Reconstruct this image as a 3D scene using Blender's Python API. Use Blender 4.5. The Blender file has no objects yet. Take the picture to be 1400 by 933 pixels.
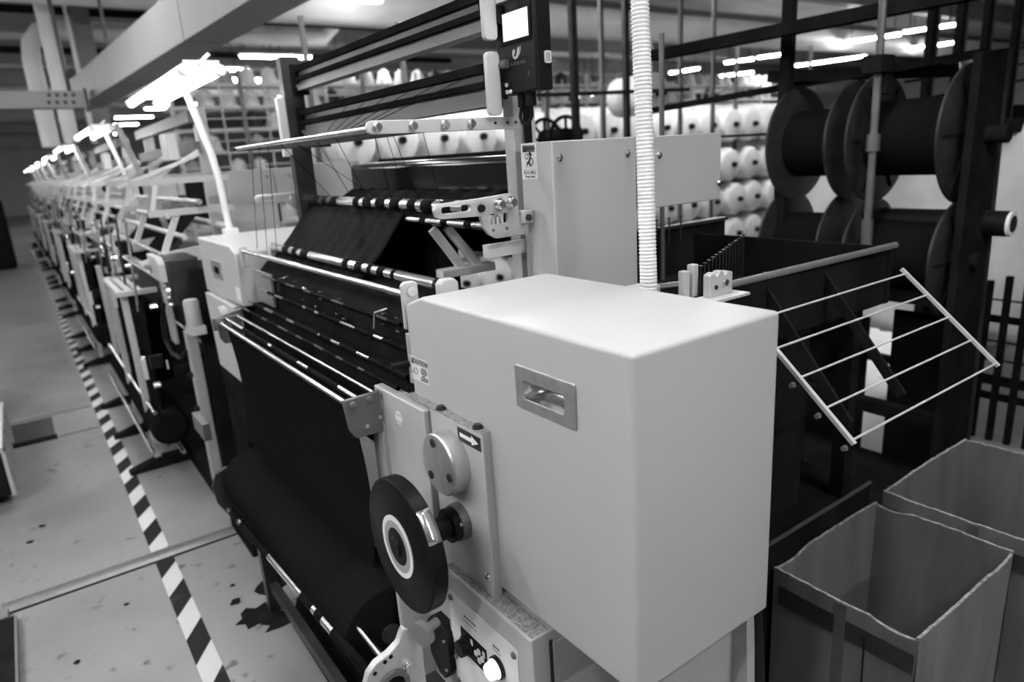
import bpy, bmesh, math, random
from mathutils import Vector, Matrix
random.seed(7)
scene = bpy.context.scene
COL = scene.collection

# ------------------------------------------------------------------ camera
FPX = 935.0
EYE = Vector((0, 0, 1.65))
RIGHT = Vector((0.8080, -0.5860, -0.0620)).normalized()
FWD = Vector((0.5520, 0.7900, -0.2660))
FWD = (FWD - RIGHT * FWD.dot(RIGHT)).normalized()
DOWN = FWD.cross(RIGHT).normalized()
cam_data = bpy.data.cameras.new('camera')
cam = bpy.data.objects.new('camera', cam_data)
COL.objects.link(cam)
up, back = -DOWN, -FWD
cam.matrix_world = Matrix(((RIGHT.x, up.x, back.x, EYE.x), (RIGHT.y, up.y, back.y, EYE.y),
                           (RIGHT.z, up.z, back.z, EYE.z), (0, 0, 0, 1)))
cam_data.sensor_width = 36
cam_data.lens = FPX / 1400 * 36
cam_data.clip_start = 0.02
cam_data.clip_end = 300
cam_data.dof.use_dof = True
cam_data.dof.focus_distance = 1.45
cam_data.dof.aperture_fstop = 2.7
scene.camera = cam

def ray(px, py):
    return RIGHT * ((px - 700) / FPX) + DOWN * ((py - 466.5) / FPX) + FWD
def onx(px, py, x): r = ray(px, py); return EYE + r * (x / r.x)
def ony(px, py, y): r = ray(px, py); return EYE + r * (y / r.y)
def onz(px, py, z): r = ray(px, py); return EYE + r * ((z - 1.65) / r.z)

# ------------------------------------------------------------------ world / exposure
world = bpy.data.worlds.new('hall_air')
scene.world = world
world.use_nodes = True
world.node_tree.nodes['Background'].inputs[0].default_value = (0.8, 0.8, 0.8, 1)
world.node_tree.nodes['Background'].inputs[1].default_value = 0.3
vs = scene.view_settings
vs.view_transform = 'Standard'
vs.look = 'None'
vs.gamma = 1
vs.use_curve_mapping = False
vs.exposure = 1.05
TUBE_STRENGTH = 60.0        # ceiling fluorescent tubes
AISLE_STRENGTH = 5.5       # lamps over the machine row

# ------------------------------------------------------------------ materials
def mat(name, v, rough=0.5, metal=0.0, var=0.08, nscale=12.0, bump=0.0, bscale=60.0, spec=0.5, coat=0.0,
        stretch=(1, 1, 1), rvar=0.0):
    m = bpy.data.materials.new(name)
    m.use_nodes = True
    nt = m.node_tree
    b = nt.nodes['Principled BSDF']
    tc = nt.nodes.new('ShaderNodeTexCoord')
    mp = nt.nodes.new('ShaderNodeMapping')
    mp.inputs['Scale'].default_value = stretch
    nt.links.new(tc.outputs['Object'], mp.inputs[0])
    n = nt.nodes.new('ShaderNodeTexNoise')
    n.inputs['Scale'].default_value = nscale
    n.inputs['Detail'].default_value = 5
    nt.links.new(mp.outputs[0], n.inputs['Vector'])
    cr = nt.nodes.new('ShaderNodeMapRange')
    cr.inputs['From Min'].default_value = 0.3
    cr.inputs['From Max'].default_value = 0.7
    cr.inputs['To Min'].default_value = v * (1 - var)
    cr.inputs['To Max'].default_value = v * (1 + var)
    nt.links.new(n.outputs['Fac'], cr.inputs['Value'])
    nt.links.new(cr.outputs[0], b.inputs['Base Color'])
    b.inputs['Roughness'].default_value = rough
    if rvar:
        r2 = nt.nodes.new('ShaderNodeMapRange')
        r2.inputs['From Min'].default_value = 0.3
        r2.inputs['From Max'].default_value = 0.7
        r2.inputs['To Min'].default_value = max(0.02, rough - rvar)
        r2.inputs['To Max'].default_value = rough + rvar
        nt.links.new(n.outputs['Fac'], r2.inputs['Value'])
        nt.links.new(r2.outputs[0], b.inputs['Roughness'])
    b.inputs['Metallic'].default_value = metal
    b.inputs['Specular IOR Level'].default_value = spec
    b.inputs['Coat Weight'].default_value = coat
    if bump:
        n2 = nt.nodes.new('ShaderNodeTexNoise')
        n2.inputs['Scale'].default_value = bscale
        n2.inputs['Detail'].default_value = 3
        nt.links.new(mp.outputs[0], n2.inputs['Vector'])
        bp = nt.nodes.new('ShaderNodeBump')
        bp.inputs['Strength'].default_value = bump
        bp.inputs['Distance'].default_value = 0.01
        nt.links.new(n2.outputs['Fac'], bp.inputs['Height'])
        nt.links.new(bp.outputs[0], b.inputs['Normal'])
    return m

def emat(name, strength, v=1.0):
    m = bpy.data.materials.new(name)
    m.use_nodes = True
    b = m.node_tree.nodes['Principled BSDF']
    b.inputs['Base Color'].default_value = (0.8, 0.8, 0.8, 1)
    b.inputs['Emission Color'].default_value = (v, v, v, 1)
    b.inputs['Emission Strength'].default_value = strength
    return m

PAINT = mat('grey_enamel', 0.44, 0.40, var=0.03, nscale=3, bump=0.02, bscale=250, spec=0.35)
PAINT2 = mat('grey_enamel_dull', 0.36, 0.5, var=0.08, nscale=8)
PAINT_L = mat('light_enamel', 0.48, 0.4, var=0.06, nscale=6)
ZINC = mat('speckled_zinc', 0.30, 0.6, metal=0.3, var=0.45, nscale=160)
DRUM = mat('black_rubber', 0.008, 0.35, var=0.2, nscale=20, spec=0.05)
GREYK = mat('grey_knob', 0.16, 0.5)
STEEL = mat('bright_steel', 0.72, 0.22, metal=1.0, var=0.08, nscale=30, stretch=(1, 0.1, 1), rvar=0.05)
BRUSH = mat('brushed_steel', 0.55, 0.38, metal=0.9, var=0.12, nscale=40, stretch=(8, 1, 1))
SATIN = mat('satin_plate', 0.17, 0.42, metal=0.6, var=0.1, nscale=20)
ALU = mat('cast_aluminium', 0.52, 0.45, metal=0.5, var=0.1, nscale=30)
WHITE = mat('white_plastic', 0.80, 0.4, var=0.02)
WHITE_P = mat('white_paint', 0.60, 0.45, var=0.08, nscale=5)
BLACK = mat('black_plastic', 0.010, 0.45, spec=0.12, var=0.2, nscale=20)
BLACK_M = mat('black_metal', 0.013, 0.6, spec=0.0, var=0.3, nscale=9)
BLACK_G = mat('black_gloss', 0.006, 0.14, var=0.2, nscale=9, spec=0.4)
DARK = mat('dark_steel', 0.035, 0.42, metal=0.4, var=0.3, nscale=14)
MIDM = mat('weathered_rail', 0.13, 0.5, metal=0.3, var=0.3, nscale=10, stretch=(1, 0.15, 1))
CLOTH = mat('black_knit_cloth', 0.009, 0.85, var=0.4, nscale=300, bump=0.2, bscale=500, spec=0.0)
CLOTH_S = mat('black_satin_cloth', 0.006, 0.6, var=0.6, nscale=60, bump=0.3, bscale=90, spec=0.02, stretch=(1, 0.4, 1))
INK = mat('black_ink', 0.010, 0.6)
PAPER = mat('label_paper', 0.72, 0.5, var=0.03)
PAPER_G = mat('label_grey', 0.30, 0.5, var=0.03)
PRINT_G = mat('grey_print', 0.45, 0.5)
PRINT_D = mat('faint_print', 0.10, 0.5)
CARD_E = mat('raw_cardboard_edge', 0.30, 0.9, var=0.5, nscale=60)
CARD = mat('cardboard', 0.135, 0.8, var=0.25, nscale=10, bump=0.2, bscale=25, stretch=(1, 1, 0.25))
TAPE_P = mat('parcel_tape', 0.10, 0.25, var=0.2, nscale=20)
TAPE_D = mat('dark_parcel_tape', 0.035, 0.3, var=0.2, nscale=20)
FILM = mat('plastic_film', 0.70, 0.4, var=0.18, nscale=3.0, bump=0.5, bscale=6)
YARN_W = mat('white_yarn', 0.78, 0.7, var=0.06, nscale=8, bump=0.1, bscale=40)
CONC = mat('hall_wall_paint', 0.55, 0.7, var=0.06, nscale=1)
CEIL = mat('ceiling_sheet', 0.72, 0.7, var=0.15, nscale=0.6, stretch=(1, 6, 1))
BEAM_D = mat('dark_girder', 0.20, 0.5, var=0.08, nscale=2)
DUCT = mat('white_duct', 0.78, 0.5, var=0.08, nscale=3)
BEAM = mat('grey_girder', 0.20, 0.5, var=0.08, nscale=2)
TUBE = emat('lit_tube', TUBE_STRENGTH)
TUBE_A = emat('lit_aisle_tube', AISLE_STRENGTH)
SCREEN = emat('lit_screen', 0.30)
BUTTON = emat('lit_button', .8)

def floor_material():
    m = bpy.data.materials.new('epoxy_floor')
    m.use_nodes = True
    nt = m.node_tree
    b = nt.nodes['Principled BSDF']
    tc = nt.nodes.new('ShaderNodeTexCoord')
    a = nt.nodes.new('ShaderNodeTexNoise'); a.inputs['Scale'].default_value = 1.6; a.inputs['Detail'].default_value = 6
    c = nt.nodes.new('ShaderNodeTexNoise'); c.inputs['Scale'].default_value = 14; c.inputs['Detail'].default_value = 4
    nt.links.new(tc.outputs['Object'], a.inputs['Vector']); nt.links.new(tc.outputs['Object'], c.inputs['Vector'])
    r = nt.nodes.new('ShaderNodeValToRGB')
    e = r.color_ramp.elements
    e[0].position, e[0].color = 0.30, (0.15, 0.15, 0.15, 1)
    e[1].position, e[1].color = 0.62, (0.23, 0.23, 0.23, 1)
    nt.links.new(a.outputs['Fac'], r.inputs[0])
    r2 = nt.nodes.new('ShaderNodeValToRGB')
    e = r2.color_ramp.elements
    e[0].position, e[0].color = 0.27, (0.35, 0.35, 0.35, 1)
    e[1].position, e[1].color = 0.36, (1, 1, 1, 1)
    nt.links.new(c.outputs['Fac'], r2.inputs[0])
    mx = nt.nodes.new('ShaderNodeMix'); mx.data_type = 'RGBA'; mx.blend_type = 'MULTIPLY'; mx.inputs[0].default_value = 1
    nt.links.new(r.outputs[0], mx.inputs[6]); nt.links.new(r2.outputs[0], mx.inputs[7])
    nt.links.new(mx.outputs[2], b.inputs['Base Color'])
    b.inputs['Roughness'].default_value = 0.3
    b.inputs['Specular IOR Level'].default_value = 0.45
    bp = nt.nodes.new('ShaderNodeBump'); bp.inputs['Strength'].default_value = 0.05; bp.inputs['Distance'].default_value = 0.02
    nt.links.new(a.outputs['Fac'], bp.inputs['Height']); nt.links.new(bp.outputs[0], b.inputs['Normal'])
    return m

# ------------------------------------------------------------------ mesh helpers
WORLD = (1.0, 0.0)
MACH = (0.7, 0.495)      # the machine is drawn in units of 0.7 m; drawing floor at z = -0.707

class MB:
    def __init__(self, unit=WORLD):
        self.v, self.f, self.u = [], [], unit
    def add(self, vs, fs):
        o = len(self.v)
        self.v += [Vector(p) for p in vs]
        self.f += [tuple(i + o for i in f) for f in fs]
        return self
    def box(self, x0, x1, y0, y1, z0, z1):
        return self.add([(x0, y0, z0), (x1, y0, z0), (x1, y1, z0), (x0, y1, z0), (x0, y0, z1), (x1, y0, z1), (x1, y1, z1), (x0, y1, z1)],
                        [(0, 3, 2, 1), (4, 5, 6, 7), (0, 1, 5, 4), (1, 2, 6, 5), (2, 3, 7, 6), (3, 0, 4, 7)])
    def bar(self, p0, p1, w, h, side=(0, 0, 1)):
        p0, p1 = Vector(p0), Vector(p1)
        d = (p1 - p0).normalized()
        s = d.cross(Vector(side))
        if s.length < 1e-4: s = d.cross(Vector((1, 0, 0)))
        s.normalize(); t = s.cross(d)
        a, b = s * w / 2, t * h / 2
        return self.add([p0 - a - b, p0 + a - b, p0 + a + b, p0 - a + b, p1 - a - b, p1 + a - b, p1 + a + b, p1 - a + b],
                        [(0, 3, 2, 1), (4, 5, 6, 7), (0, 1, 5, 4), (1, 2, 6, 5), (2, 3, 7, 6), (3, 0, 4, 7)])
    def cyl(self, p0, p1, r0, r1=None, seg=16):
        r1 = r0 if r1 is None else r1
        return self.lathe(p0, p1, [(0, r0), (1, r1)], seg)
    def lathe(self, p0, p1, prof, seg=24, caps=True):
        """prof: list of (fraction along p0-p1, radius)"""
        p0, p1 = Vector(p0), Vector(p1)
        d = (p1 - p0)
        n = d.normalized()
        s = n.cross(Vector((0, 0, 1)))
        if s.length < 1e-4: s = Vector((1, 0, 0))
        s.normalize(); t = n.cross(s)
        vs, fs = [], []
        for k, (q, r) in enumerate(prof):
            for i in range(seg):
                a = 2 * math.pi * i / seg
                vs.append(p0 + d * q + (s * math.cos(a) + t * math.sin(a)) * r)
        for k in range(len(prof) - 1):
            for i in range(seg):
                j = (i + 1) % seg
                fs.append((k * seg + i, k * seg + j, (k + 1) * seg + j, (k + 1) * seg + i))
        if caps:
            fs.append(tuple(reversed(range(seg))))
            fs.append(tuple((len(prof) - 1) * seg + i for i in range(seg)))
        return self.add(vs, fs)
    def tube(self, path, r, seg=10):
        path = [Vector(p) for p in path]
        vs, fs = [], []
        prev = None
        for k, p in enumerate(path):
            d = (path[min(k + 1, len(path) - 1)] - path[max(k - 1, 0)]).normalized()
            if prev is None:
                s = d.cross(Vector((0, 0, 1)))
                if s.length < 1e-3: s = d.cross(Vector((1, 0, 0)))
            else:
                s = prev - d * prev.dot(d)
            s.normalize(); prev = s
            t = d.cross(s)
            rr = r[k] if isinstance(r, (list, tuple)) else r
            for i in range(seg):
                a = 2 * math.pi * i / seg
                vs.append(p + (s * math.cos(a) + t * math.sin(a)) * rr)
        for k in range(len(path) - 1):
            for i in range(seg):
                j = (i + 1) % seg
                fs.append((k * seg + i, k * seg + j, (k + 1) * seg + j, (k + 1) * seg + i))
        fs.append(tuple(reversed(range(seg)))); fs.append(tuple((len(path) - 1) * seg + i for i in range(seg)))
        return self.add(vs, fs)
    def prism(self, pts, axis, a0, a1):
        def P(q, a):
            if axis == 'x': return (a, q[0], q[1])
            if axis == 'y': return (q[0], a, q[1])
            return (q[0], q[1], a)
        n = len(pts)
        vs = [P(q, a0) for q in pts] + [P(q, a1) for q in pts]
        fs = [tuple(range(n)), tuple(reversed(range(n, 2 * n)))]
        for i in range(n):
            j = (i + 1) % n
            fs.append((i, i + n, j + n, j))
        return self.add(vs, fs)
    def ring(self, outer, inner, axis, a0, a1):
        def P(q, a):
            if axis == 'x': return (a, q[0], q[1])
            if axis == 'y': return (q[0], a, q[1])
            return (q[0], q[1], a)
        n = len(outer)
        vs = [P(q, a) for a in (a0, a1) for L in (outer, inner) for q in L]
        fs = []
        for i in range(n):
            j = (i + 1) % n
            fs += [(i, j, n + j, n + i), (2 * n + i, 3 * n + i, 3 * n + j, 2 * n + j),
                   (i, 2 * n + i, 2 * n + j, j), (n + i, n + j, 3 * n + j, 3 * n + i)]
        return self.add(vs, fs)
    def grid(self, fn, nu, nv, thick=None):
        vs = [fn(i / nu, j / nv) for j in range(nv + 1) for i in range(nu + 1)]
        fs = [(j * (nu + 1) + i, j * (nu + 1) + i + 1, (j + 1) * (nu + 1) + i + 1, (j + 1) * (nu + 1) + i) for j in range(nv) for i in range(nu)]
        return self.add(vs, fs)

def rrect(cx, cy, w, h, r, n=4):
    pts = []
    for k, (sx, sy) in enumerate(((1, 1), (-1, 1), (-1, -1), (1, -1))):
        for i in range(n + 1):
            a = math.pi / 2 * (k + i / n)
            pts.append((cx + sx * (w / 2 - r) + r * math.cos(a), cy + sy * (h / 2 - r) + r * math.sin(a)))
    return pts

def wloc(o):
    p = Vector(o.location)
    while o.parent:
        o = o.parent
        p = p + Vector(o.location)
    return p

def mesh_from(mb, base):
    s, oz = mb.u
    me = bpy.data.meshes.new('m')
    me.from_pydata([(Vector((p.x * s, p.y * s, p.z * s + oz)) - base) for p in mb.v], [], mb.f)
    bm = bmesh.new(); bm.from_mesh(me)
    bmesh.ops.recalc_face_normals(bm, faces=bm.faces)
    bm.to_mesh(me); bm.free()
    return me

def obj(name, mb, m, parent=None, bevel=0.0, seg=2, loc=None, cut=None, solid=0.0, angle=35):
    """one mesh object; top-level objects get their origin at their base centre"""
    if parent is not None:
        base = wloc(parent)
    elif loc is not None:
        base = Vector(loc)
    else:
        s, oz = mb.u
        xs = [p.x * s for p in mb.v]; ys = [p.y * s for p in mb.v]; zs = [p.z * s + oz for p in mb.v]
        base = Vector(((min(xs) + max(xs)) / 2, (min(ys) + max(ys)) / 2, min(zs)))
    me = mesh_from(mb, base)
    me.name = name
    o = bpy.data.objects.new(name, me)
    COL.objects.link(o)
    if parent is not None: o.parent = parent
    else: o.location = base
    me.materials.append(m)
    if bevel:
        b = o.modifiers.new('bevel', 'BEVEL'); b.width = bevel * mb.u[0]; b.segments = seg; b.limit_method = 'ANGLE'; b.angle_limit = math.radians(40)
    if solid:
        b = o.modifiers.new('solid', 'SOLIDIFY'); b.thickness = solid
    if cut is not None:
        cm = mesh_from(cut, Vector((0, 0, 0)))
        co = bpy.data.objects.new('cutter', cm); COL.objects.link(co)
        b = o.modifiers.new('cut', 'BOOLEAN'); b.object = co; b.operation = 'DIFFERENCE'; b.solver = 'EXACT'
        bpy.context.view_layer.update()
        ev = o.evaluated_get(bpy.context.evaluated_depsgraph_get())
        nm = bpy.data.meshes.new_from_object(ev)
        o.modifiers.clear(); o.data = nm
        bpy.data.objects.remove(co)
        me = nm
    for p in me.polygons: p.use_smooth = True
    me.set_sharp_from_angle(angle=math.radians(angle))
    return o

def tag(o, label, cat, group=None, kind=None):
    o['label'] = label; o['category'] = cat
    if group: o['group'] = group
    if kind: o['kind'] = kind
    return o

def thing(name, label, cat, loc, group=None):
    o = bpy.data.objects.new(name, None)
    COL.objects.link(o)
    o.empty_display_size = 0.05
    o.location = loc
    return tag(o, label, cat, group)

def copy_tree(o, parent=None, loc=None):
    c = o.copy(); COL.objects.link(c); c.parent = parent
    if loc is not None: c.location = loc
    for ch in list(o.children): copy_tree(ch, c)
    return c

def struct(name, mb, m, parent=None, **k):
    o = obj(name, mb, m, parent, **k)
    if parent is None: o['kind'] = 'structure'
    return o

def text(name, s, size, origin, right, m, parent, unit=WORLD, depth=0.0004, align='CENTER'):
    cu = bpy.data.curves.new(name, 'FONT')
    cu.body = s; cu.size = size; cu.align_x = align; cu.align_y = 'CENTER'; cu.extrude = depth; cu.resolution_u = 2
    t = bpy.data.objects.new('tmp', cu); COL.objects.link(t)
    bpy.context.view_layer.update()
    me = bpy.data.meshes.new_from_object(t.evaluated_get(bpy.context.evaluated_depsgraph_get()))
    bpy.data.objects.remove(t)
    r = Vector(right).normalized(); u = Vector((0, 0, 1)); n = r.cross(u)
    M = Matrix(((r.x, u.x, n.x), (r.y, u.y, n.y), (r.z, u.z, n.z)))
    org = Vector(origin); org = Vector((org.x * unit[0], org.y * unit[0], org.z * unit[0] + unit[1]))
    base = wloc(parent)
    for v in me.vertices: v.co = M @ (v.co * unit[0]) + org - base
    me.materials.clear(); me.materials.append(m)
    o = bpy.data.objects.new(name, me); COL.objects.link(o); o.parent = parent
    return o

def M3(x, y, z): return Vector((x * 0.7, y * 0.7, z * 0.7 + 0.495))
ZF = -0.707      # floor level in machine drawing units

# ================================================================== the hall
X0, X1, Y0, Y1, CZ = -9.0, 34.0, -10.0, 46.0, 4.3
struct('floor', MB().box(X0, X1, Y0, Y1, -0.1, 0), floor_material())
struct('ceiling', MB().box(X0, X1, Y0, Y1, CZ, CZ + 0.1), CEIL)
struct('wall_left', MB().box(X0 - 0.1, X0, Y0, Y1, 0, CZ), CONC)
struct('wall_right', MB().box(X1, X1 + 0.1, Y0, Y1, 0, CZ), CONC)
struct('wall_far', MB().box(X0, X1, Y1, Y1 + 0.1, 0, CZ), CONC)
struct('wall_near', MB().box(X0, X1, Y0 - 0.1, Y0, 0, CZ), CONC)

# ---- aisle marking, joint strip, floor plates
def tape_material():
    m = bpy.data.materials.new('hazard_tape')
    m.use_nodes = True
    nt = m.node_tree; b = nt.nodes['Principled BSDF']
    tc = nt.nodes.new('ShaderNodeTexCoord'); sp = nt.nodes.new('ShaderNodeSeparateXYZ')
    nt.links.new(tc.outputs['Object'], sp.inputs[0])
    def math_(op, a, c):
        n = nt.nodes.new('ShaderNodeMath'); n.operation = op
        for i, q in enumerate((a, c)):
            if q is None: continue
            if isinstance(q, (int, float)): n.inputs[i].default_value = q
            else: nt.links.new(q, n.inputs[i])
        return n.outputs[0]
    d = math_('SUBTRACT', sp.outputs['Y'], math_('MULTIPLY', sp.outputs['X'], 1.5))
    fr = math_('FRACT', math_('DIVIDE', d, 0.33), None)
    k = math_('GREATER_THAN', fr, 0.5)
    nz = nt.nodes.new('ShaderNodeTexNoise'); nz.inputs['Scale'].default_value = 2.2; nz.inputs['Detail'].default_value = 3
    nt.links.new(tc.outputs['Object'], nz.inputs['Vector'])
    w = nt.nodes.new('ShaderNodeMapRange')
    w.inputs['From Min'].default_value = 0.60; w.inputs['From Max'].default_value = 0.68
    w.inputs['To Min'].default_value = 0.010; w.inputs['To Max'].default_value = 0.10
    nt.links.new(nz.outputs['Fac'], w.inputs['Value'])
    mx = nt.nodes.new('ShaderNodeMix'); mx.data_type = 'FLOAT'
    nt.links.new(k, mx.inputs[0]); nt.links.new(w.outputs[0], mx.inputs[2]); mx.inputs[3].default_value = 0.52
    nt.links.new(mx.outputs[0], b.inputs['Base Color'])
    b.inputs['Roughness'].default_value = 0.55
    b.inputs['Specular IOR Level'].default_value = 0.12
    return m
TAPE = tape_material()
tp = obj('floor_tape', MB().box(0.195, 0.27, 1.2, 3.14, 0.0, 0.0015).box(0.195, 0.27, 3.24, 24, 0.0, 0.0015), TAPE)
tag(tp, 'black and white striped hazard tape stuck along the aisle floor', 'floor tape')
st = obj('joint_strip', MB().prism([(3.145, 0.0), (3.158, 0.006), (3.222, 0.006), (3.235, 0.0)], 'x', -0.36, 0.75), SATIN)
tag(st, 'flat metal joint strip across the aisle floor', 'floor strip')
bl = obj('joint_gap', MB().box(-0.36, 0.75, 3.128, 3.145, 0.0, 0.0012), BLACK_M)
tag(bl, 'thin black sealed joint beside the metal floor strip', 'floor joint')
for yy, xa, xb in ((5.28, -0.05, 0.22), (5.85, -0.35, 0.18)):
    o = obj('joint_gap', MB().box(xa, xb, yy, yy + 0.02, 0.0, 0.001), DARK)
    tag(o, 'dark hairline joint crossing the aisle by the dark floor plate' if yy < 5.5 else 'dark hairline joint beyond the dark floor plate', 'floor joint')
fp = thing('floor_plate', 'dark worn metal cover plate set in the aisle floor', 'floor plate', (-0.2, 5.55, 0))
obj('plate', MB().box(-0.36, -0.07, 5.33, 5.80, 0, 0.004), DARK, fp)
obj('edge_strip', MB().box(-0.36, -0.06, 5.26, 5.33, 0, 0.012), BLACK_M, fp)
# lint and scraps on the floor
lint_spots = [(0.44, 2.45, .10), (0.50, 2.36, .07), (0.40, 2.60, .03), (0.05, 2.88, .012), (-0.14, 2.62, .014), (0.42, 2.72, .014), (0.56, 2.62, .08), (-.2, 3.9, .02), (-.25, 3.75, .02)]
for i, (x, y, r) in enumerate(lint_spots):
    b_ = MB()
    n = 14; vs = [(x, y, 0.006 + r * .12)]
    for k in range(n):
        a = 2 * math.pi * k / n; q = r * random.uniform(0.5, 1.1)
        vs.append((x + q * math.cos(a), y + q * math.sin(a), 0.0005))
    b_.add(vs, [(0, 1 + k, 1 + (k + 1) % n) for k in range(n)] + [tuple(reversed(range(1, n + 1)))])
    o = obj('lint_scrap', b_, BLACK_M)
    tag(o, 'ragged scrap of dark lint lying on the aisle floor', 'lint', 'lint scraps on the floor')

# ---- equipment along the other side of the aisle
def trolley(x0, x1, y0, y1, h, label):
    t = thing('storage_trolley', label, 'trolley', ((x0 + x1) / 2, (y0 + y1) / 2, 0))
    obj('bin', MB().box(x0, x1, y0, y1, 0.05, h), BLACK_M, t, bevel=0.01)
    obj('rim', MB().ring([(x0 - .012, y0 - .012), (x1 + .012, y0 - .012), (x1 + .012, y1 + .012), (x0 - .012, y1 + .012)],
                         [(x0 + .012, y0 + .012), (x1 - .012, y0 + .012), (x1 - .012, y1 - .012), (x0 + .012, y1 - .012)], 'z', h, h + 0.025), ALU, t)
    for yy in (y0, y0 + (y1 - y0) / 3, y1 - (y1 - y0) / 3, y1):
        obj('post', MB().box(x1, x1 + 0.018, yy - 0.01, yy + 0.01, 0.05, h), ALU, t)
    for sx in (x0 + .06, x1 - .06):
        for sy in (y0 + .08, y1 - .08):
            obj('caster', MB().cyl((sx - .015, sy, .025), (sx + .015, sy, .025), .025, seg=12), BLACK, t)
    return t
trolley(-1.0, -0.305, 4.3, 5.24, 0.30, 'black bin trolley with pale metal rim beside the dark floor plate')
trolley(-1.0, -0.40, 5.9, 6.9, 0.42, 'black bin trolley with pale metal rim beyond the dark floor plate')
tr = thing('machine_plinth', 'low black plinth beside the aisle ending at the floor strip', 'plinth', (-0.7, 2.2, 0))
obj('deck', MB().box(-1.1, -0.315, 1.4, 3.05, 0, 0.03), BLACK_M, tr)
obj('edge_trim', MB().box(-0.315, -0.307, 1.4, 3.05, 0, 0.032), SATIN, tr)
obj('bracket', MB().box(-0.40, -0.335, 3.06, 3.14, 0, 0.03), SATIN, tr)
cb = thing('dark_cabinet', 'tall black cabinet closing the far end of the aisle', 'cabinet', (-0.55, 17.5, 0))
obj('body', MB().box(-1.6, -0.12, 17, 18, 0.04, 1.35), BLACK_M, cb, bevel=.01)
obj('plinth', MB().box(-1.55, -0.17, 17.05, 17.95, 0, 0.04), BLACK, cb)
obj('top_box', MB().box(-1.5, -0.2, 17.1, 17.9, 1.35, 1.8), PAINT_L, cb, bevel=.01)
for s in (-1.35, -0.6):
    obj('door', MB().box(s - .2, s + .42, 16.985, 17, 0.1, 1.3), BLACK_M, cb)

# ================================================================== machine in front
U = MACH
mc = thing('knitting_machine', 'big grey-covered warp knitting machine fed with black yarn, with round steel hub', 'knitting machine', M3(1.3, 2.9, ZF))

# -- near drive cover with recessed handle
cut = MB(U).box(0.90, 0.985, 1.128, 1.285, 1.066, 1.112)
dc = obj('drive_cover', MB(U).prism([(0.917, 0.43), (0.917, 1.25), (1.79, 1.25), (1.893, 1.215), (1.893, 0.43)], 'x', 0.927, 1.42), PAINT, mc, bevel=0.011, seg=4, cut=cut)
hp = obj('recessed_handle', MB(U).ring(rrect(1.2035, 1.0925, 0.226, 0.112, 0.006), rrect(1.2065, 1.089, 0.157, 0.046, 0.010), 'x', 0.922, 0.9275), BRUSH, dc, bevel=0.002)
cup = MB(U)
ins = rrect(1.2065, 1.089, 0.157, 0.046, 0.010); mid = rrect(1.2065, 1.089, 0.150, 0.042, 0.014); deep = rrect(1.2065, 1.089, 0.110, 0.020, 0.009)
n = len(ins)
cup.add([(0.9225, *q) for q in ins] + [(0.955, *q) for q in mid] + [(0.975, *q) for q in deep],
        [(k * n + i, k * n + (i + 1) % n, (k + 1) * n + (i + 1) % n, (k + 1) * n + i) for k in range(2) for i in range(n)] + [tuple(range(2 * n, 3 * n))])
obj('handle_cup', cup, STEEL, dc, angle=60)
# caution label
lb = obj('caution_label', MB(U).box(0.9262, 0.9275, 1.783, 1.905, 0.975, 1.052), PAPER, dc)
obj('header_print', MB(U).box(0.9256, 0.9262, 1.788, 1.900, 1.027, 1.049), PRINT_G, dc)
obj('triangle_print', MB(U).prism([(1.884, 1.030), (1.868, 1.030), (1.876, 1.047)], 'x', 0.9252, 0.9256), INK, dc)
text('lettering', 'CAUTION', 0.021, (0.9254, 1.828, 1.038), (0, -1, 0), INK, dc, U)
obj('pictogram_print', MB(U).tube([(0.9258, 1.893, 0.995), (0.9258, 1.875, 1.004), (0.9258, 1.868, 1.014), (0.9258, 1.855, 1.016), (0.9258, 1.848, 1.006), (0.9258, 1.855, .996), (0.9258, 1.868, .997), (0.9258, 1.875, 1.004)], 0.0011, 6), INK, dc)
for k, (s, w) in enumerate((('TO', .0), ('AVOID INJURY', 0), ('KEEP HANDS', 0), ('CLEAR', 0), ('OF MOVING', 0), ('PARTS', 0))):
    obj('text_line_print', MB(U).box(0.9256, 0.9262, 1.812 - (.018, .024, .022, .01, .026, .024)[k] , 1.812 + (.012, .018, .016, .01, .018, .02)[k], 1.0185 - k * 0.0075, 1.0225 - k * 0.0075), INK, dc)

# -- side plate with arrow and round hub
sp_ = obj('side_plate', MB(U).box(0.898, 0.93, 1.455, 1.742, 0.375, 0.921), PAINT, mc, bevel=0.004)
obj('top_strip', MB(U).box(0.8985, 0.95, 1.456, 1.90, 0.9205, 0.9245), ZINC, sp_)
for yy in (1.50, 1.70):
    obj('cap_screw', MB(U).lathe((0.915, yy, 0.9245), (0.915, yy, 0.936), [(0, .016), (.5, .016), (.5, .011), (1, .010)], 16), DARK, sp_)
lbl = obj('arrow_label', MB(U).box(0.8968, 0.898, 1.463, 1.581, 0.869, 0.910), INK, sp_)
obj('arrow_print', MB(U).prism([(1.569, .8955), (1.508, .8955), (1.508, .9035), (1.474, .8895), (1.508, .8755), (1.508, .8835), (1.569, .8835)], 'x', .8961, .8968), WHITE, sp_)
hub = obj('round_hub', MB(U).lathe((0.898, 1.622, 0.792), (0.845, 1.622, 0.792), [(0, .094), (.9, .094), (1, .090)], 48), BRUSH, mc, bevel=0)
for a in (75, 195, 315):
    yy, zz = 1.622 + .066 * math.cos(math.radians(a)), .792 + .066 * math.sin(math.radians(a))
    obj('socket_screw', MB(U).lathe((0.846, yy, zz), (0.842, yy, zz), [(0, .0135), (1, .0135)], 16), DARK, hub)
    obj('socket', MB(U).lathe((0.8425, yy, zz), (0.8412, yy, zz), [(0, .008), (1, .008)], 6), INK, hub)
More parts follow.
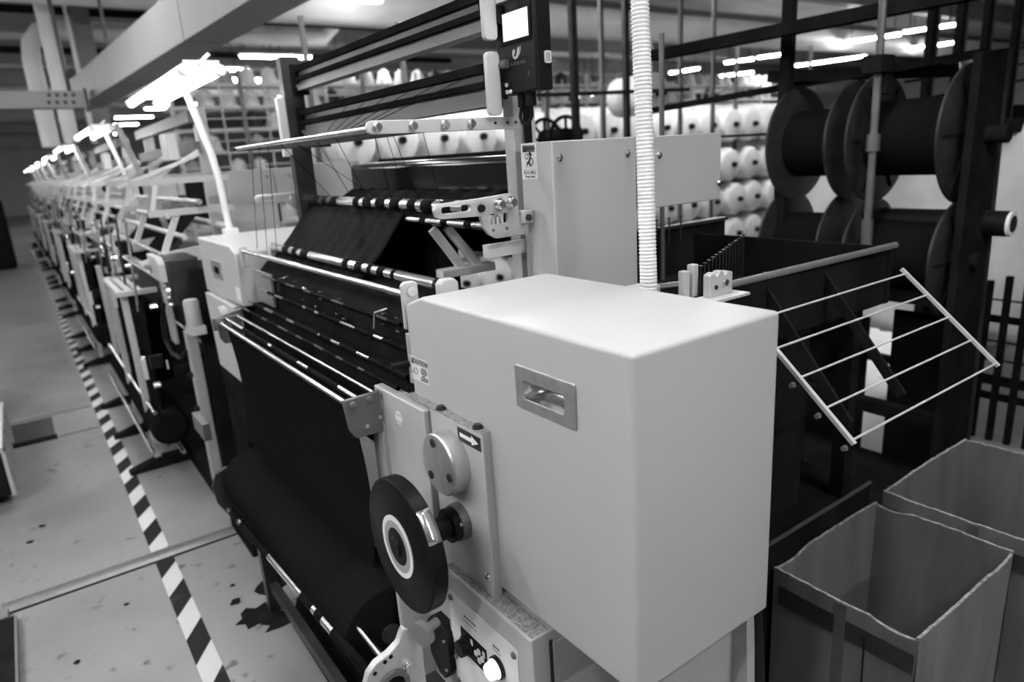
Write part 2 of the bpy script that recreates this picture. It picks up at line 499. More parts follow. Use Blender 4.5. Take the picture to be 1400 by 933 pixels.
obj('plate_screw', MB(U).lathe((0.899, 1.475, 0.475), (0.889, 1.475, 0.475), [(0, .014), (.5, .014), (1, .010)], 16), STEEL, sp_)
obj('plate_clip', MB(U).box(0.895, 0.925, 1.515, 1.535, 0.375, 0.405), ALU, sp_)

# -- left cover panel with round sticker
lp = obj('front_panel', MB(U).box(0.880, 0.93, 1.752, 2.10, 0.30, 0.912), PAINT, mc, bevel=0.004)
obj('panel_gap', MB(U).box(0.905, 0.93, 1.742, 1.752, 0.40, 0.90), INK, lp)
sk = obj('round_sticker', MB(U).cyl((0.880, 1.925, 0.84), (0.8785, 1.925, 0.84), .0245, seg=24), PAPER, lp)
for dz in (0.012, -0.012):
    obj('sticker_print', MB(U).box(0.8779, 0.8785, 1.905, 1.945, .84 + dz - .0022, .84 + dz + .0022), PRINT_G, lp)
pl2 = obj('lower_bracket_plate', MB(U).prism([(2.035, .40), (2.035, .79), (2.06, .815), (2.115, .815), (2.115, .40)], 'x', .862, .880), PAINT, mc, bevel=.002)
obj('plate_screw', MB(U).lathe((.862, 2.065, .77), (.853, 2.065, .77), [(0, .015), (.5, .015), (1, .010)], 16), STEEL, pl2)
obj('lower_side_frame', MB(U).box(0.885, 0.93, 1.70, 2.08, -0.69, 0.30), PAINT, mc, bevel=.003)

# -- black drum wheel on its shaft
dw = obj('drum_wheel', MB(U).lathe((0.687, 1.606, 0.60), (0.738, 1.606, 0.60), [(0, .186), (.06, .193), (.12, .196), (.9, .196), (1, .190)], 64), DRUM, mc)
obj('white_ring', MB(U).ring([(1.606 + .092 * math.cos(a * math.pi / 24), .60 + .092 * math.sin(a * math.pi / 24)) for a in range(48)],
                             [(1.606 + .077 * math.cos(a * math.pi / 24), .60 + .077 * math.sin(a * math.pi / 24)) for a in range(48)], 'x', .684, .6872), PAPER, dw)
obj('grey_ring', MB(U).ring([(1.606 + .077 * math.cos(a * math.pi / 24), .60 + .077 * math.sin(a * math.pi / 24)) for a in range(48)],
                            [(1.606 + .056 * math.cos(a * math.pi / 24), .60 + .056 * math.sin(a * math.pi / 24)) for a in range(48)], 'x', .6845, .6872), PAPER_G, dw)
obj('hub_cap', MB(U).lathe((.688, 1.606, .60), (.676, 1.606, .60), [(0, .054), (.4, .054), (.5, .03), (1, .026)], 32), DRUM, dw)
obj('drum_glint', MB(U).add([(0.695, 1.606 + .1968 * math.cos(t), .60 + .1968 * math.sin(t)) for t in [math.radians(128 + 4 * k) for k in range(8)]] +
                            [(0.734, 1.606 + .1968 * math.cos(t), .60 + .1968 * math.sin(t)) for t in [math.radians(128 + 4 * k) for k in range(8)]],
                            [(k, k + 1, k + 9, k + 8) for k in range(7)]), STEEL, dw, solid=.001)  # bright steel patch laid on the drum's side as a built-in highlight
obj('shaft', MB(U).lathe((.752, 1.606, .60), (.872, 1.606, .60), [(0, .05), (.25, .05), (.25, .036), (.8, .036), (.8, .052), (1, .052)], 32), BLACK, dw)
obj('shaft_flange', MB(U).lathe((.872, 1.606, .60), (.898, 1.606, .60), [(0, .056), (.5, .058), (1, .058)], 32), SATIN, dw)
for a in (40, 160, 280):
    obj('flange_screw', MB(U).lathe((.873, 1.606 + .046 * math.cos(math.radians(a)), .6 + .046 * math.sin(math.radians(a))), (.864, 1.606 + .046 * math.cos(math.radians(a)), .6 + .046 * math.sin(math.radians(a))), [(0, .008), (1, .008)], 10), STEEL, dw)

# -- control box below
cx = obj('control_box', MB(U).box(0.869, 1.25, 1.247, 1.695, -0.25, 0.412), PAINT, mc, bevel=.006)
obj('top_sheet', MB(U).box(0.876, 0.935, 1.252, 1.69, 0.4115, 0.4135), ZINC, cx)
obj('side_hatch', MB(U).box(0.94, 1.24, 1.240, 1.247, -0.24, 0.372), PAINT2, cx)
obj('hatch_gap', MB(U).box(0.929, 0.94, 1.2455, 1.2475, -0.24, 0.380), INK, cx)
fpn = obj('switch_panel', MB(U).prism(rrect(1.4925, 0.14, 0.365, 0.40, 0.012), 'x', .866, .8695), PAPER, cx)
for yy, zz in ((1.325, .318), (1.662, .318), (1.662, .005), (1.325, -.04), (1.662, .1)):
    obj('panel_screw', MB(U).lathe((.866, yy, zz), (.858, yy, zz), [(0, .011), (.6, .010), (1, .006)], 14), SATIN, cx)
bp_ = obj('black_keypad', MB(U).box(.8645, .866, 1.471, 1.617, .150, .240), BLACK, cx)
obj('rotary_knob', MB(U).lathe((.8645, 1.582, .190), (.832, 1.582, .190), [(0, .034), (.2, .034), (.3, .028), (1, .026)], 20), BLACK, cx)
for yy, zz in ((1.532, .192), (1.515, .208), (1.515, .176), (1.498, .192)):
    obj('key', MB(U).lathe((.8645, yy, zz), (.8625, yy, zz), [(0, .0105), (1, .0095)], 16), PAPER, cx)
obj('key', MB(U).lathe((.8645, 1.487, .172), (.8625, 1.487, .172), [(0, .0095), (1, .009)], 16), DARK, cx)
for yy, zz in ((1.553, .218), (1.487, .215)):
    obj('key', MB(U).box(.8632, .8645, yy - .006, yy + .006, zz - .010, zz + .010), PAPER, cx)
for k in range(3):
    obj('keypad_print', MB(U).box(.8641, .8645, 1.571 , 1.602 - k * .004, .221 - k * .008, .224 - k * .008), PRINT_D, cx)
bt = obj('start_button', MB(U).lathe((.866, 1.412, .222), (.828, 1.412, .222), [(0, .030), (.35, .030), (.35, .026), (.8, .026), (1, .022)], 28), BUTTON, cx)
obj('button_collar', MB(U).lathe((.8665, 1.412, .222), (.854, 1.412, .222), [(0, .036), (.8, .035), (1, .032)], 28), BLACK_G, cx)
for y0, n_, zz, w_, h_ in ((1.590, 5, .292, .011, .012), (1.597, 12, .276, .005, .004), (1.432, 3, .284, .009, .010), (1.434, 8, .271, .004, .0035)):
    for k in range(n_):      # tiny printed characters
        ya = y0 - k * w_ * 1.3
        obj('character_print', MB(U).box(.8655, .866, ya - w_, ya, zz - h_ * random.uniform(.3, .5), zz + h_ * random.uniform(.3, .5)), PRINT_D, cx)
cn = obj('socket_block', MB(U).prism([(1.672, .04), (1.672, .165), (1.70, .192), (1.78, .192), (1.81, .16), (1.81, .03), (1.76, -.02), (1.72, -.02)], 'x', .845, .888), BLACK, mc, bevel=.004)
for yy, zz in ((1.70, .14), (1.70, .03), (1.79, .1)):
    obj('socket_screw', MB(U).lathe((.845, yy, zz), (.84, yy, zz), [(0, .006), (1, .005)], 10), STEEL, cn)

# -- take-off rods with end plates
def endplate(name, y0, y1):
    p = obj(name, MB(U).prism([(.739, .908), (.872, .911), (.869, .763), (.770, .768), (.751, .800)], 'y', y0, y1), SATIN, mc, bevel=.003)
    return p
ep = endplate('take_off_plate', 2.033, 2.047)
for x, z, r in ((.771, .884, .014), (.829, .888, .014)):
    obj('plate_screw', MB(U).lathe((x, 2.034, z), (x, 2.027, z), [(0, r), (.6, r * .95), (1, r * .6)], 18), SATIN, ep)
for x, z in ((.812, .80), (.862, .818)):
    obj('plate_hole', MB(U).lathe((x, 2.034, z), (x, 2.0315, z), [(0, .007), (1, .007)], 14), ALU, ep)
endplate('take_off_plate', 3.74, 3.752)
for x, z, r, m_ in ((.764, .884, .0125, STEEL), (.795, .900, .008, STEEL), (.853, .905, .007, STEEL), (.83, .86, .010, BLACK)):
    obj('take_off_rod', MB(U).cyl((x, 2.045, z), (x, 3.745, z), r, seg=20), m_, mc)
for y0, y1 in ((2.2, 2.5), (2.62, 2.95), (3.0, 3.4)):
    obj('yarn_lap', MB(U).lathe((.795, y0, .900), (.795, y1, .900), [(0, .0088), (1, .0088)], 14), CLOTH_S, mc)
# front guide rod and its brackets
obj('guide_rod', MB(U).cyl((.95, 1.925, 1.238), (.95, 3.80, 1.232), .0115, seg=20), STEEL, mc)
gb = obj('rod_bracket', MB(U).prism([(.93, 1.13), (.93, 1.27), (.94, 1.28), (.975, 1.28), (.985, 1.27), (.985, 1.215), (.955, 1.205), (.955, 1.13)], 'y', 1.905, 1.925), PAINT_L, mc, bevel=.004)
obj('bracket_screw', MB(U).lathe((.96, 1.905, 1.25), (.96, 1.897, 1.25), [(0, .018), (1, .016)], 18), STEEL, gb)
obj('bracket_screw', MB(U).lathe((.943, 1.905, 1.15), (.943, 1.899, 1.15), [(0, .008), (1, .007)], 12), DARK, gb)
obj('rod_bracket', MB(U).prism([(.935, 1.14), (.935, 1.26), (.975, 1.26), (.975, 1.14)], 'y', 3.80, 3.825), PAINT_L, mc, bevel=.012, seg=3)
obj('adjust_plate', MB(U).box(.926, .955, 1.89, 1.91, .955, 1.12), ALU, mc, bevel=.002)
obj('adjust_knob', MB(U).cyl((.925, 1.905, 1.02), (.87, 1.92, 1.02), .011, seg=12), BLACK, mc)
# black-banded rollers
def banded_roll(name, x, z, y0, y1, r, bands):
    o = obj(name, MB(U).lathe((x, y0, z), (x, y1, z), [(0, r * .8), (.004, r), (.996, r), (1, r * .8)], 24), STEEL, mc)
    for a, b_ in bands:
        obj('yarn_band', MB(U).lathe((x, a, z), (x, b_, z), [(0, r), (.05, r * 1.08), (.95, r * 1.08), (1, r)], 20), CLOTH_S, o)
    return o
r1 = banded_roll('breast_roller', 1.10, 1.238, 1.985, 3.77, .021, [(2.36, 2.42), (2.47, 2.51), (2.56, 2.63), (2.27, 2.30), (3.18, 3.28), (3.34, 3.40), (3.46, 3.55), (2.70, 2.76)])
obj('roller_cap', MB(U).lathe((1.10, 1.955, 1.238), (1.10, 1.985, 1.238), [(0, .017), (.3, .023), (1, .023)], 24), BLACK_G, r1)
obj('roller_bearing', MB(U).prism([(1.07, 1.18), (1.07, 1.25), (1.085, 1.265), (1.125, 1.265), (1.14, 1.25), (1.14, 1.18)], 'y', 1.915, 1.95), PAINT_L, r1, bevel=.004)
obj('roller_bearing', MB(U).prism([(1.08, 1.16), (1.08, 1.25), (1.12, 1.25), (1.12, 1.16)], 'y', 3.77, 3.80), PAINT_L, r1, bevel=.008)
banded_roll('let_off_roller', 1.35, 1.462, 1.95, 3.86, .026, [(2.1 + .14 * k, 2.1 + .14 * k + random.uniform(.05, .1)) for k in range(8)] + [(3.36, 3.44), (3.5, 3.56), (3.6, 3.68)])
banded_roll('let_off_roller', 1.335, 1.405, 1.95, 3.86, .014, [(2.1 + .17 * k, 2.1 + .17 * k + random.uniform(.04, .1)) for k in range(10)])

# -- slotted arm plate at near end
outl = [(1.074, 1.488), (1.080, 1.499), (1.094, 1.506), (1.252, 1.510), (1.367, 1.516), (1.390, 1.505), (1.400, 1.480), (1.404, 1.41), (1.44, 1.405), (1.44, 1.372), (1.306, 1.372), (1.275, 1.388), (1.256, 1.415), (1.247, 1.452), (1.097, 1.458), (1.080, 1.466)]
cut = MB(U).prism(rrect(1.155, 1.484, .112, .022, .010), 'y', 1.88, 1.96)
cut.prism(rrect(1.318, 1.437, .082, .036, .008), 'y', 1.88, 1.96)
ap = obj('slotted_arm', MB(U).prism(outl, 'y', 1.915, 1.932), ALU, mc, bevel=.002, cut=cut)
for x, z in ((1.318, 1.484), (1.366, 1.487)):
    obj('knurled_pin', MB(U).lathe((x, 1.915, z), (x, 1.885, z), [(0, .021), (.35, .021), (.36, .016), (.9, .016), (1, .013)], 20), STEEL, ap)
obj('pivot_cap', MB(U).lathe((1.249, 1.916, 1.478), (1.249, 1.905, 1.478), [(0, .014), (1, .012)], 18), BLACK, ap)
for x in (1.29, 1.345):
    obj('arm_screw', MB(U).lathe((x, 1.916, 1.402), (x, 1.910, 1.402), [(0, .007), (1, .006)], 12), STEEL, ap)
for k in range(4):
    obj('adjust_finger', MB(U).box(1.286 + k * .018, 1.296 + k * .018, 1.935, 1.96, 1.415, 1.44 + .008 * (k % 2)), WHITE_P, ap)
obj('arm_clamp', MB(U).box(1.405, 1.452, 1.90, 1.93, 1.41, 1.455), PAINT_L, ap, bevel=.004)
obj('clamp_screw', MB(U).cyl((1.43, 1.90, 1.43), (1.43, 1.892, 1.43), .012, seg=12), DARK, ap)
fa = obj('slotted_arm', MB(U).prism([(1.07, 1.49), (1.09, 1.51), (1.40, 1.51), (1.40, 1.40), (1.30, 1.40), (1.25, 1.455), (1.09, 1.46)], 'y', 3.87, 3.885), ALU, mc, bevel=.003,
         cut=MB(U).prism(rrect(1.145, 1.486, .075, .022, .010), 'y', 3.8, 3.95).prism(rrect(1.24, 1.486, .065, .022, .010), 'y', 3.8, 3.95))

# -- upper column, arm panel, post
cc = obj('column_cover', MB(U).box(1.458, 1.845, 1.79, 1.962, 1.0, 1.676), PAINT, mc, bevel=.005, seg=3)
for x, z in ((1.488, 1.623), (1.798, 1.62)):
    obj('dome_screw', MB(U).lathe((x, 1.79, z), (x, 1.778, z), [(0, .014), (.5, .013), (1, .006)], 14), STEEL, cc)
pn = obj('arm_cover', MB(U).box(1.852, 2.322, 1.792, 1.85, 1.415, 1.674), PAINT, mc, bevel=.004)
for x, z in ((1.964, 1.605), (2.307, 1.481)):
    obj('dome_screw', MB(U).lathe((x, 1.792, z), (x, 1.780, z), [(0, .014), (.5, .013), (1, .006)], 14), STEEL, pn)
wl = obj('warning_label', MB(U).box(1.4566, 1.458, 1.872, 1.955, 1.557, 1.674), PAPER, cc)
obj('header_print', MB(U).box(1.4561, 1.4566, 1.880, 1.947, 1.646, 1.668), PRINT_D, cc)
obj('triangle_print', MB(U).prism([(1.945, 1.648), (1.922, 1.648), (1.9335, 1.666)], 'x', 1.4556, 1.4561), INK, cc)
text('lettering', 'WARNING', 0.0105, (1.4559, 1.900, 1.657), (0, -1, 0), INK, cc, U)
for q in ([(1.930, 1.592), (1.926, 1.612), (1.912, 1.618), (1.902, 1.600), (1.908, 1.598), (1.914, 1.608), (1.922, 1.606)], [(1.916, 1.618), (1.904, 1.634), (1.900, 1.628), (1.910, 1.614)], [(1.914, 1.642), (1.905, 1.648), (1.896, 1.636), (1.906, 1.630)]):
    obj('pictogram_print', MB(U).prism(q, 'x', 1.4558, 1.4566), INK, cc)
for yc, zc, r in ((1.925, 1.632, .010), (1.902, 1.614, .013)):
    obj('pictogram_print', MB(U).ring([(yc + r * math.cos(a * math.pi / 8), zc + r * math.sin(a * math.pi / 8)) for a in range(16)], [(yc + r * .75 * math.cos(a * math.pi / 8), zc + r * .75 * math.sin(a * math.pi / 8)) for a in range(16)], 'x', 1.4558, 1.4566), INK, cc)
obj('rule_print', MB(U).box(1.4560, 1.4566, 1.876, 1.951, 1.5875, 1.5883), INK, cc)
text('lettering', 'ROLLING', 0.0165, (1.4561, 1.911, 1.578), (0, -1, 0), INK, cc, U)
text('lettering', 'Keep clear', 0.0125, (1.4561, 1.911, 1.5655), (0, -1, 0), INK, cc, U)
ps = obj('channel_post', MB(U).prism([(1.465, 2.00), (1.50, 2.00), (1.50, 2.03), (1.53, 2.03), (1.53, 2.00), (1.56, 2.00), (1.56, 2.06), (1.465, 2.06)], 'z', -0.65, 2.25), PAINT_L, mc, bevel=.002)
for k in range(3):
    obj('cable', MB(U).tube([(1.505 + k * .010, 1.985, 1.66), (1.507 + k * .010, 1.99, 1.75), (1.50 + k * .01, 1.98, 1.80), (1.46 + k * .012, 1.93, 1.84)], .0065, 8), BLACK, ps)
tb = obj('thread_bar', MB(U).prism([(.905, 1.745), (.910, 1.732), (.922, 1.726), (1.47, 1.726), (1.47, 1.766), (.922, 1.766), (.910, 1.760)], 'y', 1.975, 1.992), PAINT_L, mc, bevel=.002)
for x in (.937, 1.058, 1.172, 1.272):
    obj('bar_bolt', MB(U).lathe((x, 1.975, 1.747), (x, 1.955, 1.747), [(0, .015), (.4, .015), (.45, .011), (1, .010)], 16), STEEL, tb)
    obj('thread_rod', MB(U).cyl((x, 1.992, 1.745), (x, 3.56, 1.747), .0085, seg=14), STEEL if x < 1 else DARK, tb)
for x in (1.37, 1.42, 1.455):
    obj('bar_screw', MB(U).cyl((x, 1.975, 1.747), (x, 1.972, 1.747), .005, seg=10), DARK, tb)
obj('thread_bar', MB(U).box(.91, 1.42, 3.56, 3.575, 1.735, 1.758), DARK, mc)
# thread beams
for (za, zb, zc, zd) in ((2.120, 2.150, 2.030, 2.095), (1.905, 1.935, 1.800, 1.880)):
    bm_ = obj('thread_beam', MB(U).box(1.36, 1.395, 1.965, 3.74, zc + .02, zd - .02), MIDM, mc, bevel=.002)
    obj('upper_rail', MB(U).box(1.34, 1.375, 1.965, 3.74, za, zb), BLACK_M, bm_, bevel=.003)
    obj('lower_rail', MB(U).box(1.345, 1.40, 1.965, 3.74, zc, zc + .02), MIDM, bm_)
    obj('top_rail', MB(U).box(1.345, 1.40, 1.965, 3.74, zd - .02, zd), BLACK_M, bm_)
    obj('needle_strip', MB(U).box(1.352, 1.358, 2.0, 3.70, zd, za), DARK, bm_)
    obj('end_plate', MB(U).box(1.325, 1.41, 3.74, 3.755, zc - .02, zb + .01), BLACK_M, bm_)
    obj('end_bolt', MB(U).lathe((1.345, 3.74, zc + .02), (1.345, 3.715, zc + .02), [(0, .015), (1, .012)], 12), STEEL, bm_)
    br = obj('beam_bracket', MB(U).prism(rrect(1.357, (zc - .02 + zb + .02) / 2, .050, zb - zc + .06, .014), 'y', 1.945, 1.965), PAINT_L, bm_, bevel=.002)
    obj('bracket_pin', MB(U).lathe((1.39, 1.945, zb - .01), (1.39, 1.915, zb - .01), [(0, .014), (1, .014)], 14), SATIN, bm_)
    obj('bracket_slot', MB(U).prism(rrect(1.392, zc + .045, .022, .055, .008), 'y', 1.938, 1.945), BLACK, bm_)
obj('far_post', MB(U).box(1.28, 1.385, 3.76, 3.82, -0.6, 2.2), DARK, mc, bevel=.002)
obj('far_post_sleeve', MB(U).box(1.24, 1.282, 3.77, 3.81, 1.70, 2.0), PAINT_L, mc, bevel=.002)
fc = obj('far_column_cover', MB(U).box(1.40, 1.70, 3.86, 4.02, 1.0, 1.66), PAINT, mc, bevel=.005)
for dz in (1.60, 1.55, 1.50):
    obj('label', MB(U).box(1.398, 1.4, 3.87, 3.90 , dz - .012, dz + .012), INK, fc)
# glossy dark beam cover in the middle
obj('beam_cover', MB(U).box(1.64, 1.95, 2.02, 4.15, 1.22, 1.640), BLACK_G, mc, bevel=.035, seg=5)
obj('beam_ledge', MB(U).box(1.60, 1.66, 2.02, 4.1, 1.36, 1.40), BLACK_M, mc, bevel=.01)
obj('rear_beam', MB(U).box(1.95, 2.05, 2.4, 4.15, 1.60, 1.66), BLACK_M, mc, bevel=.01)
obj('back_panel', MB(U).box(1.50, 1.53, 2.55, 3.86, .9, 1.42), BLACK_M, mc)
obj('needle_bed', MB(U).prism([(1.02, .93), (1.02, 1.09), (1.10, 1.17), (1.32, 1.17), (1.38, 1.05), (1.38, .93)], 'y', 1.90, 3.86), BLACK_M, mc, bevel=.006)
for x, z, y0, y1, r in ((1.005, 1.10, 2.1, 3.7, .006), (1.0, 1.02, 1.95, 3.8, .007), (.94, .96, 1.95, 3.8, .008), (.90, .93, 1.95, 3.8, .006)):
    obj('sinker_bar', MB(U).cyl((x, y0, z), (x, y1, z), r, seg=10), STEEL if r > .0065 else DARK, mc)
    yy = y0
    while yy < y1 - .1:
        w = random.uniform(.08, .3)
        obj('yarn_lap', MB(U).cyl((x, yy, z), (x, min(yy + w, y1), z), r * 1.25, seg=10), CLOTH_S, mc)
        yy += w + random.uniform(.03, .16)
obj('comb_plate', MB(U).box(1.0, 1.012, 3.55, 3.84, .95, 1.12), BRUSH, mc)
for k in range(26):
    yy, zz = random.uniform(2.0, 3.5), random.uniform(.95, 1.13)
    obj('bed_glint', MB(U).box(1.0, 1.014, yy, yy + random.uniform(.006, .03), zz, zz + random.uniform(.003, .007)), STEEL, mc)  # small bright bits scattered over the needle bed as built-in glints
for k in range(2):
    yy = 2.25 + k * 1.1
    obj('needle_lever', MB(U).tube([(1.03, yy, 1.13), (.99, yy + .02, 1.12), (.985, yy + .03, 1.06)], .006, 6), DARK if k % 3 else STEEL, mc)
# rear struts seen under the arm
for a, b_ in (((1.34, 2.42, 1.375), (1.46, 2.42, 1.205)), ((1.405, 2.42, 1.375), (1.545, 2.42, 1.20))):
    obj('white_strut', MB(U).bar(a, b_, .034, .02, (0, 1, 0)), WHITE_P, mc)
obj('rear_tie', MB(U).box(1.36, 1.62, 2.40, 2.46, 1.17, 1.205), WHITE_P, mc, bevel=.004)
obj('rear_rod', MB(U).cyl((1.48, 2.05, 1.20), (2.0, 2.05, 1.22), .012, seg=12), STEEL, mc)
obj('rear_plate', MB(U).box(1.30, 1.47, 1.97, 2.0, 1.30, 1.345), PAINT_L, mc)

# -- frame below: legs, side panels, feet
obj('rear_side_panel', MB(U).prism([(.94, ZF), (1.30, ZF), (1.30, .43), (.985, .43)], 'x', 1.425, 1.46), PAINT2, mc, bevel=.003)
sd = obj('end_side_panel', MB(U).prism([(1.12, ZF + .02), (1.62, ZF + .02), (1.56, .44), (1.12, .44)], 'y', 1.03, 1.05), PAINT2, mc, bevel=.003)
obj('panel_gap', MB(U).prism([(1.590, ZF + .03), (1.597, ZF + .03), (1.54, .44), (1.533, .44)], 'y', 1.027, 1.0305), INK, sd)
wt = obj('hazard_triangle', MB(U).prism([(1.50, .00), (1.565, .00), (1.5325, .066)], 'y', 1.0290, 1.030), INK, sd)
obj('triangle_print', MB(U).prism([(1.508, .0045), (1.557, .0045), (1.5325, .055)], 'y', 1.0284, 1.029), PRINT_G, sd)
obj('bolt_print', MB(U).prism([(1.534, .048), (1.522, .026), (1.531, .026), (1.524, .008), (1.542, .031), (1.533, .031)], 'y', 1.0278, 1.0284), INK, sd)
obj('base_frame', MB(U).box(.98, 1.5, 1.30, 3.95, ZF + .0, ZF + .12), DARK, mc)
obj('machine_bed', MB(U).box(1.0, 1.5, 1.30, 4.1, .55, .93), BLACK_M, mc)
for yy in (1.40, 4.2):
    for xx in (1.10, 1.36):
        obj('leg', MB(U).box(xx - .06, xx + .06, yy - .06, yy + .06, ZF, .56), BLACK_M, mc)
# -- far end covers
fcv = obj('far_drive_cover', MB(U).prism([(3.886, .915), (3.886, 1.215), (3.99, 1.25), (4.76, 1.25), (4.76, .905)], 'x', .927, 1.56), PAINT, mc, bevel=.011, seg=3)
obj('recessed_handle', MB(U).ring(rrect(4.365, 1.08, .225, .108, .006), rrect(4.365, 1.075, .13, .046, .010), 'x', .922, .928), BRUSH, fcv)
obj('handle_cup', MB(U).box(.9262, .928, 4.30, 4.43, 1.052, 1.098), BLACK_M, fcv)
obj('cover_label', MB(U).box(.9255, .927, 3.90, 3.99, .945, 1.02), PAPER, fcv)
obj('far_side_panel', MB(U).prism([(4.12, .42), (4.02, .90), (4.72, .90), (4.66, .42)], 'x', .905, .95), PAINT, mc, bevel=.004)
obj('far_lower_panel', MB(U).box(.91, .95, 4.08, 4.66, ZF, .42), BLACK_M, mc)
obj('far_hub', MB(U).lathe((.905, 4.25, .80), (.87, 4.25, .80), [(0, .075), (.8, .075), (1, .07)], 32), PAINT, mc)
obj('far_guard', MB(U).prism([(.74, .83), (.74, .90), (.90, .93), (.90, .86)], 'y', 3.80, 3.83), SATIN, mc, bevel=.004)
obj('far_foot', MB(U).box(.78, .93, 4.1, 4.62, ZF, ZF + .10), BLACK_M, mc, bevel=.01)
obj('far_pedal', MB(U).box(.60, .64, 3.86, 4.12, .22, .32), SATIN, mc, bevel=.004)

# -- lower cloth take-up frame
bk = [(.495, .20), (.532, .29), (.557, .312), (.597, .322), (.630, .340), (.643, .366), (.652, .378), (.668, .370), (.682, .349), (.702, .314), (.70, .20)]
kb = obj('roll_bracket', MB(U).prism(bk, 'y', 1.55, 1.575), ALU, mc, bevel=.003)
obj('bracket_bolt', MB(U).lathe((.648, 1.55, .255), (.648, 1.535, .255), [(0, .019), (.5, .019), (.5, .013), (1, .012)], 16), STEEL, kb)
obj('bracket_knob', MB(U).lathe((.74, 1.52, .376), (.675, 1.50, .374), [(0, .014), (.7, .014), (.7, .036), (1, .036)], 24), GREYK, kb)
obj('roll_bearing', MB(U).ring([(.598 + .047 * math.cos(a * math.pi / 12), .222 + .047 * math.sin(a * math.pi / 12)) for a in range(24)], [(.598 + .033 * math.cos(a * math.pi / 12), .222 + .033 * math.sin(a * math.pi / 12)) for a in range(24)], 'y', 1.535, 1.552), SATIN, kb)
obj('bearing_core', MB(U).cyl((.598, 1.545, .222), (.598, 1.552, .222), .034, seg=20), BLACK_M, kb)
for x, z in ((.583, .305), (.602, .312), (.55, .285)):
    obj('bracket_hole', MB(U).cyl((x, 1.548, z), (x, 1.552, z), .006, seg=10), BLACK_M, kb)
obj('roll_end_plate', MB(U).box(.775, .885, 1.86, 1.88, -.15, .40), PAINT, mc, bevel=.004)
obj('bracket_stay', MB(U).box(.60, .89, 1.57, 1.60, -.12, .02), PAINT, mc, bevel=.004)
obj('bracket_foot', MB(U).box(.56, .70, 1.552, 1.575, -.12, .21), ALU, mc)
obj('guard_rail', MB(U).cyl((.590, 1.575, .165), (.590, 3.45, -.02), .016, seg=14), STEEL, mc)
for y0, y1 in ((1.6, 2.0), (2.10, 2.16), (2.20, 2.32), (2.75, 3.2), (3.25, 3.4)):
    f = lambda y: .165 + (y - 1.575) * (-.185 / 1.875)
    obj('yarn_lap', MB(U).cyl((.590, y0, f(y0)), (.590, y1, f(y1)), .0172, seg=14), CLOTH_S, mc)
obj('press_rod', MB(U).cyl((.640, 1.575, .178), (.645, 3.50, .165), .010, seg=12), STEEL, mc)
for y0, y1 in ((2.25, 2.45), (2.75, 3.45)):
    obj('yarn_lap', MB(U).cyl((.6405, y0, .176), (.6445, y1, .168), .0112, seg=12), CLOTH_S, mc)
obj('far_roll_bracket', MB(U).prism([(.55, .0), (.54, .10), (.57, .16), (.62, .18), (.74, .16), (.76, -.1), (.70, -.15), (.60, -.1)], 'y', 3.52, 3.54), DARK, mc, bevel=.003)
for yy in (1.62, 3.50):
    obj('take_up_leg', MB(U).box(.70, .78, yy - .03, yy + .03, ZF, .1), DARK, mc)
obj('floor_shade', MB().prism([(.52, 1.25), (.53, 2.3), (.60, 2.45), (.95, 2.45), (.95, 1.25)], 'z', 0, .012), BLACK_M, mc)  # black slab standing in for the shade on the floor below the take-up
obj('cross_tie', MB(U).box(.72, .76, 1.6, 3.5, ZF + .12, ZF + .18), DARK, mc)

# ---- cloth: hanging web and wound roll (things of their own)
def web(u, v):
    y = 2.06 + u * 1.60
    k = math.sin(u * 40) * .004 + math.sin(u * 91 + v * 3) * .002
    if v < .12:
        t = v / .12
        return (.764 - .014 * math.sin(t * math.pi), y, .90 - t * .03)
    t = (v - .12) / .88
    return (.770 + .05 * math.sin(t * 3.0) * .6 + k * (1 - t * .5), y, .87 - t * .66)
wb = obj('cloth_web', MB(U).grid(web, 120, 14), CLOTH, solid=.002)
tag(wb, 'black knitted cloth hanging from the steel take-off rods to the roll', 'cloth')
cr = thing('cloth_roll', 'thick roll of black knitted cloth wound low behind the drum wheel', 'cloth roll', M3(.76, 2.6, -.06))
obj('wound_cloth', MB(U).lathe((.75, 1.90, .10), (.75, 3.50, .10), [(0, .13), (.01, .16), (.3, .163), (.6, .160), (.99, .162), (1, .13)], 48), CLOTH, cr)
obj('core', MB(U).cyl((.75, 1.89, .10), (.75, 3.52, .10), .035, seg=18), DARK, cr)
# black yarn sheets
for nm, a, b_, y0, y1, lb_ in (('yarn_sheet', (1.33, 1.44), (1.08, 1.17), 2.62, 3.78, 'black warp yarn sheet slanting down between the banded rollers'),
                               ('yarn_sheet', (1.62, 1.50), (1.34, 1.40), 2.30, 3.84, 'black warp yarn sheet running from the glossy beam cover forward')):
    fn = lambda u, v: (a[0] + (b_[0] - a[0]) * v, y0 + (y1 - y0) * u, a[1] + (b_[1] - a[1]) * v - .02 * math.sin(v * math.pi) + .003 * math.sin(u * 60))
    s = obj(nm, MB(U).grid(fn, 60, 6), CLOTH_S, solid=.002)
    tag(s, lb_, 'yarn sheet')
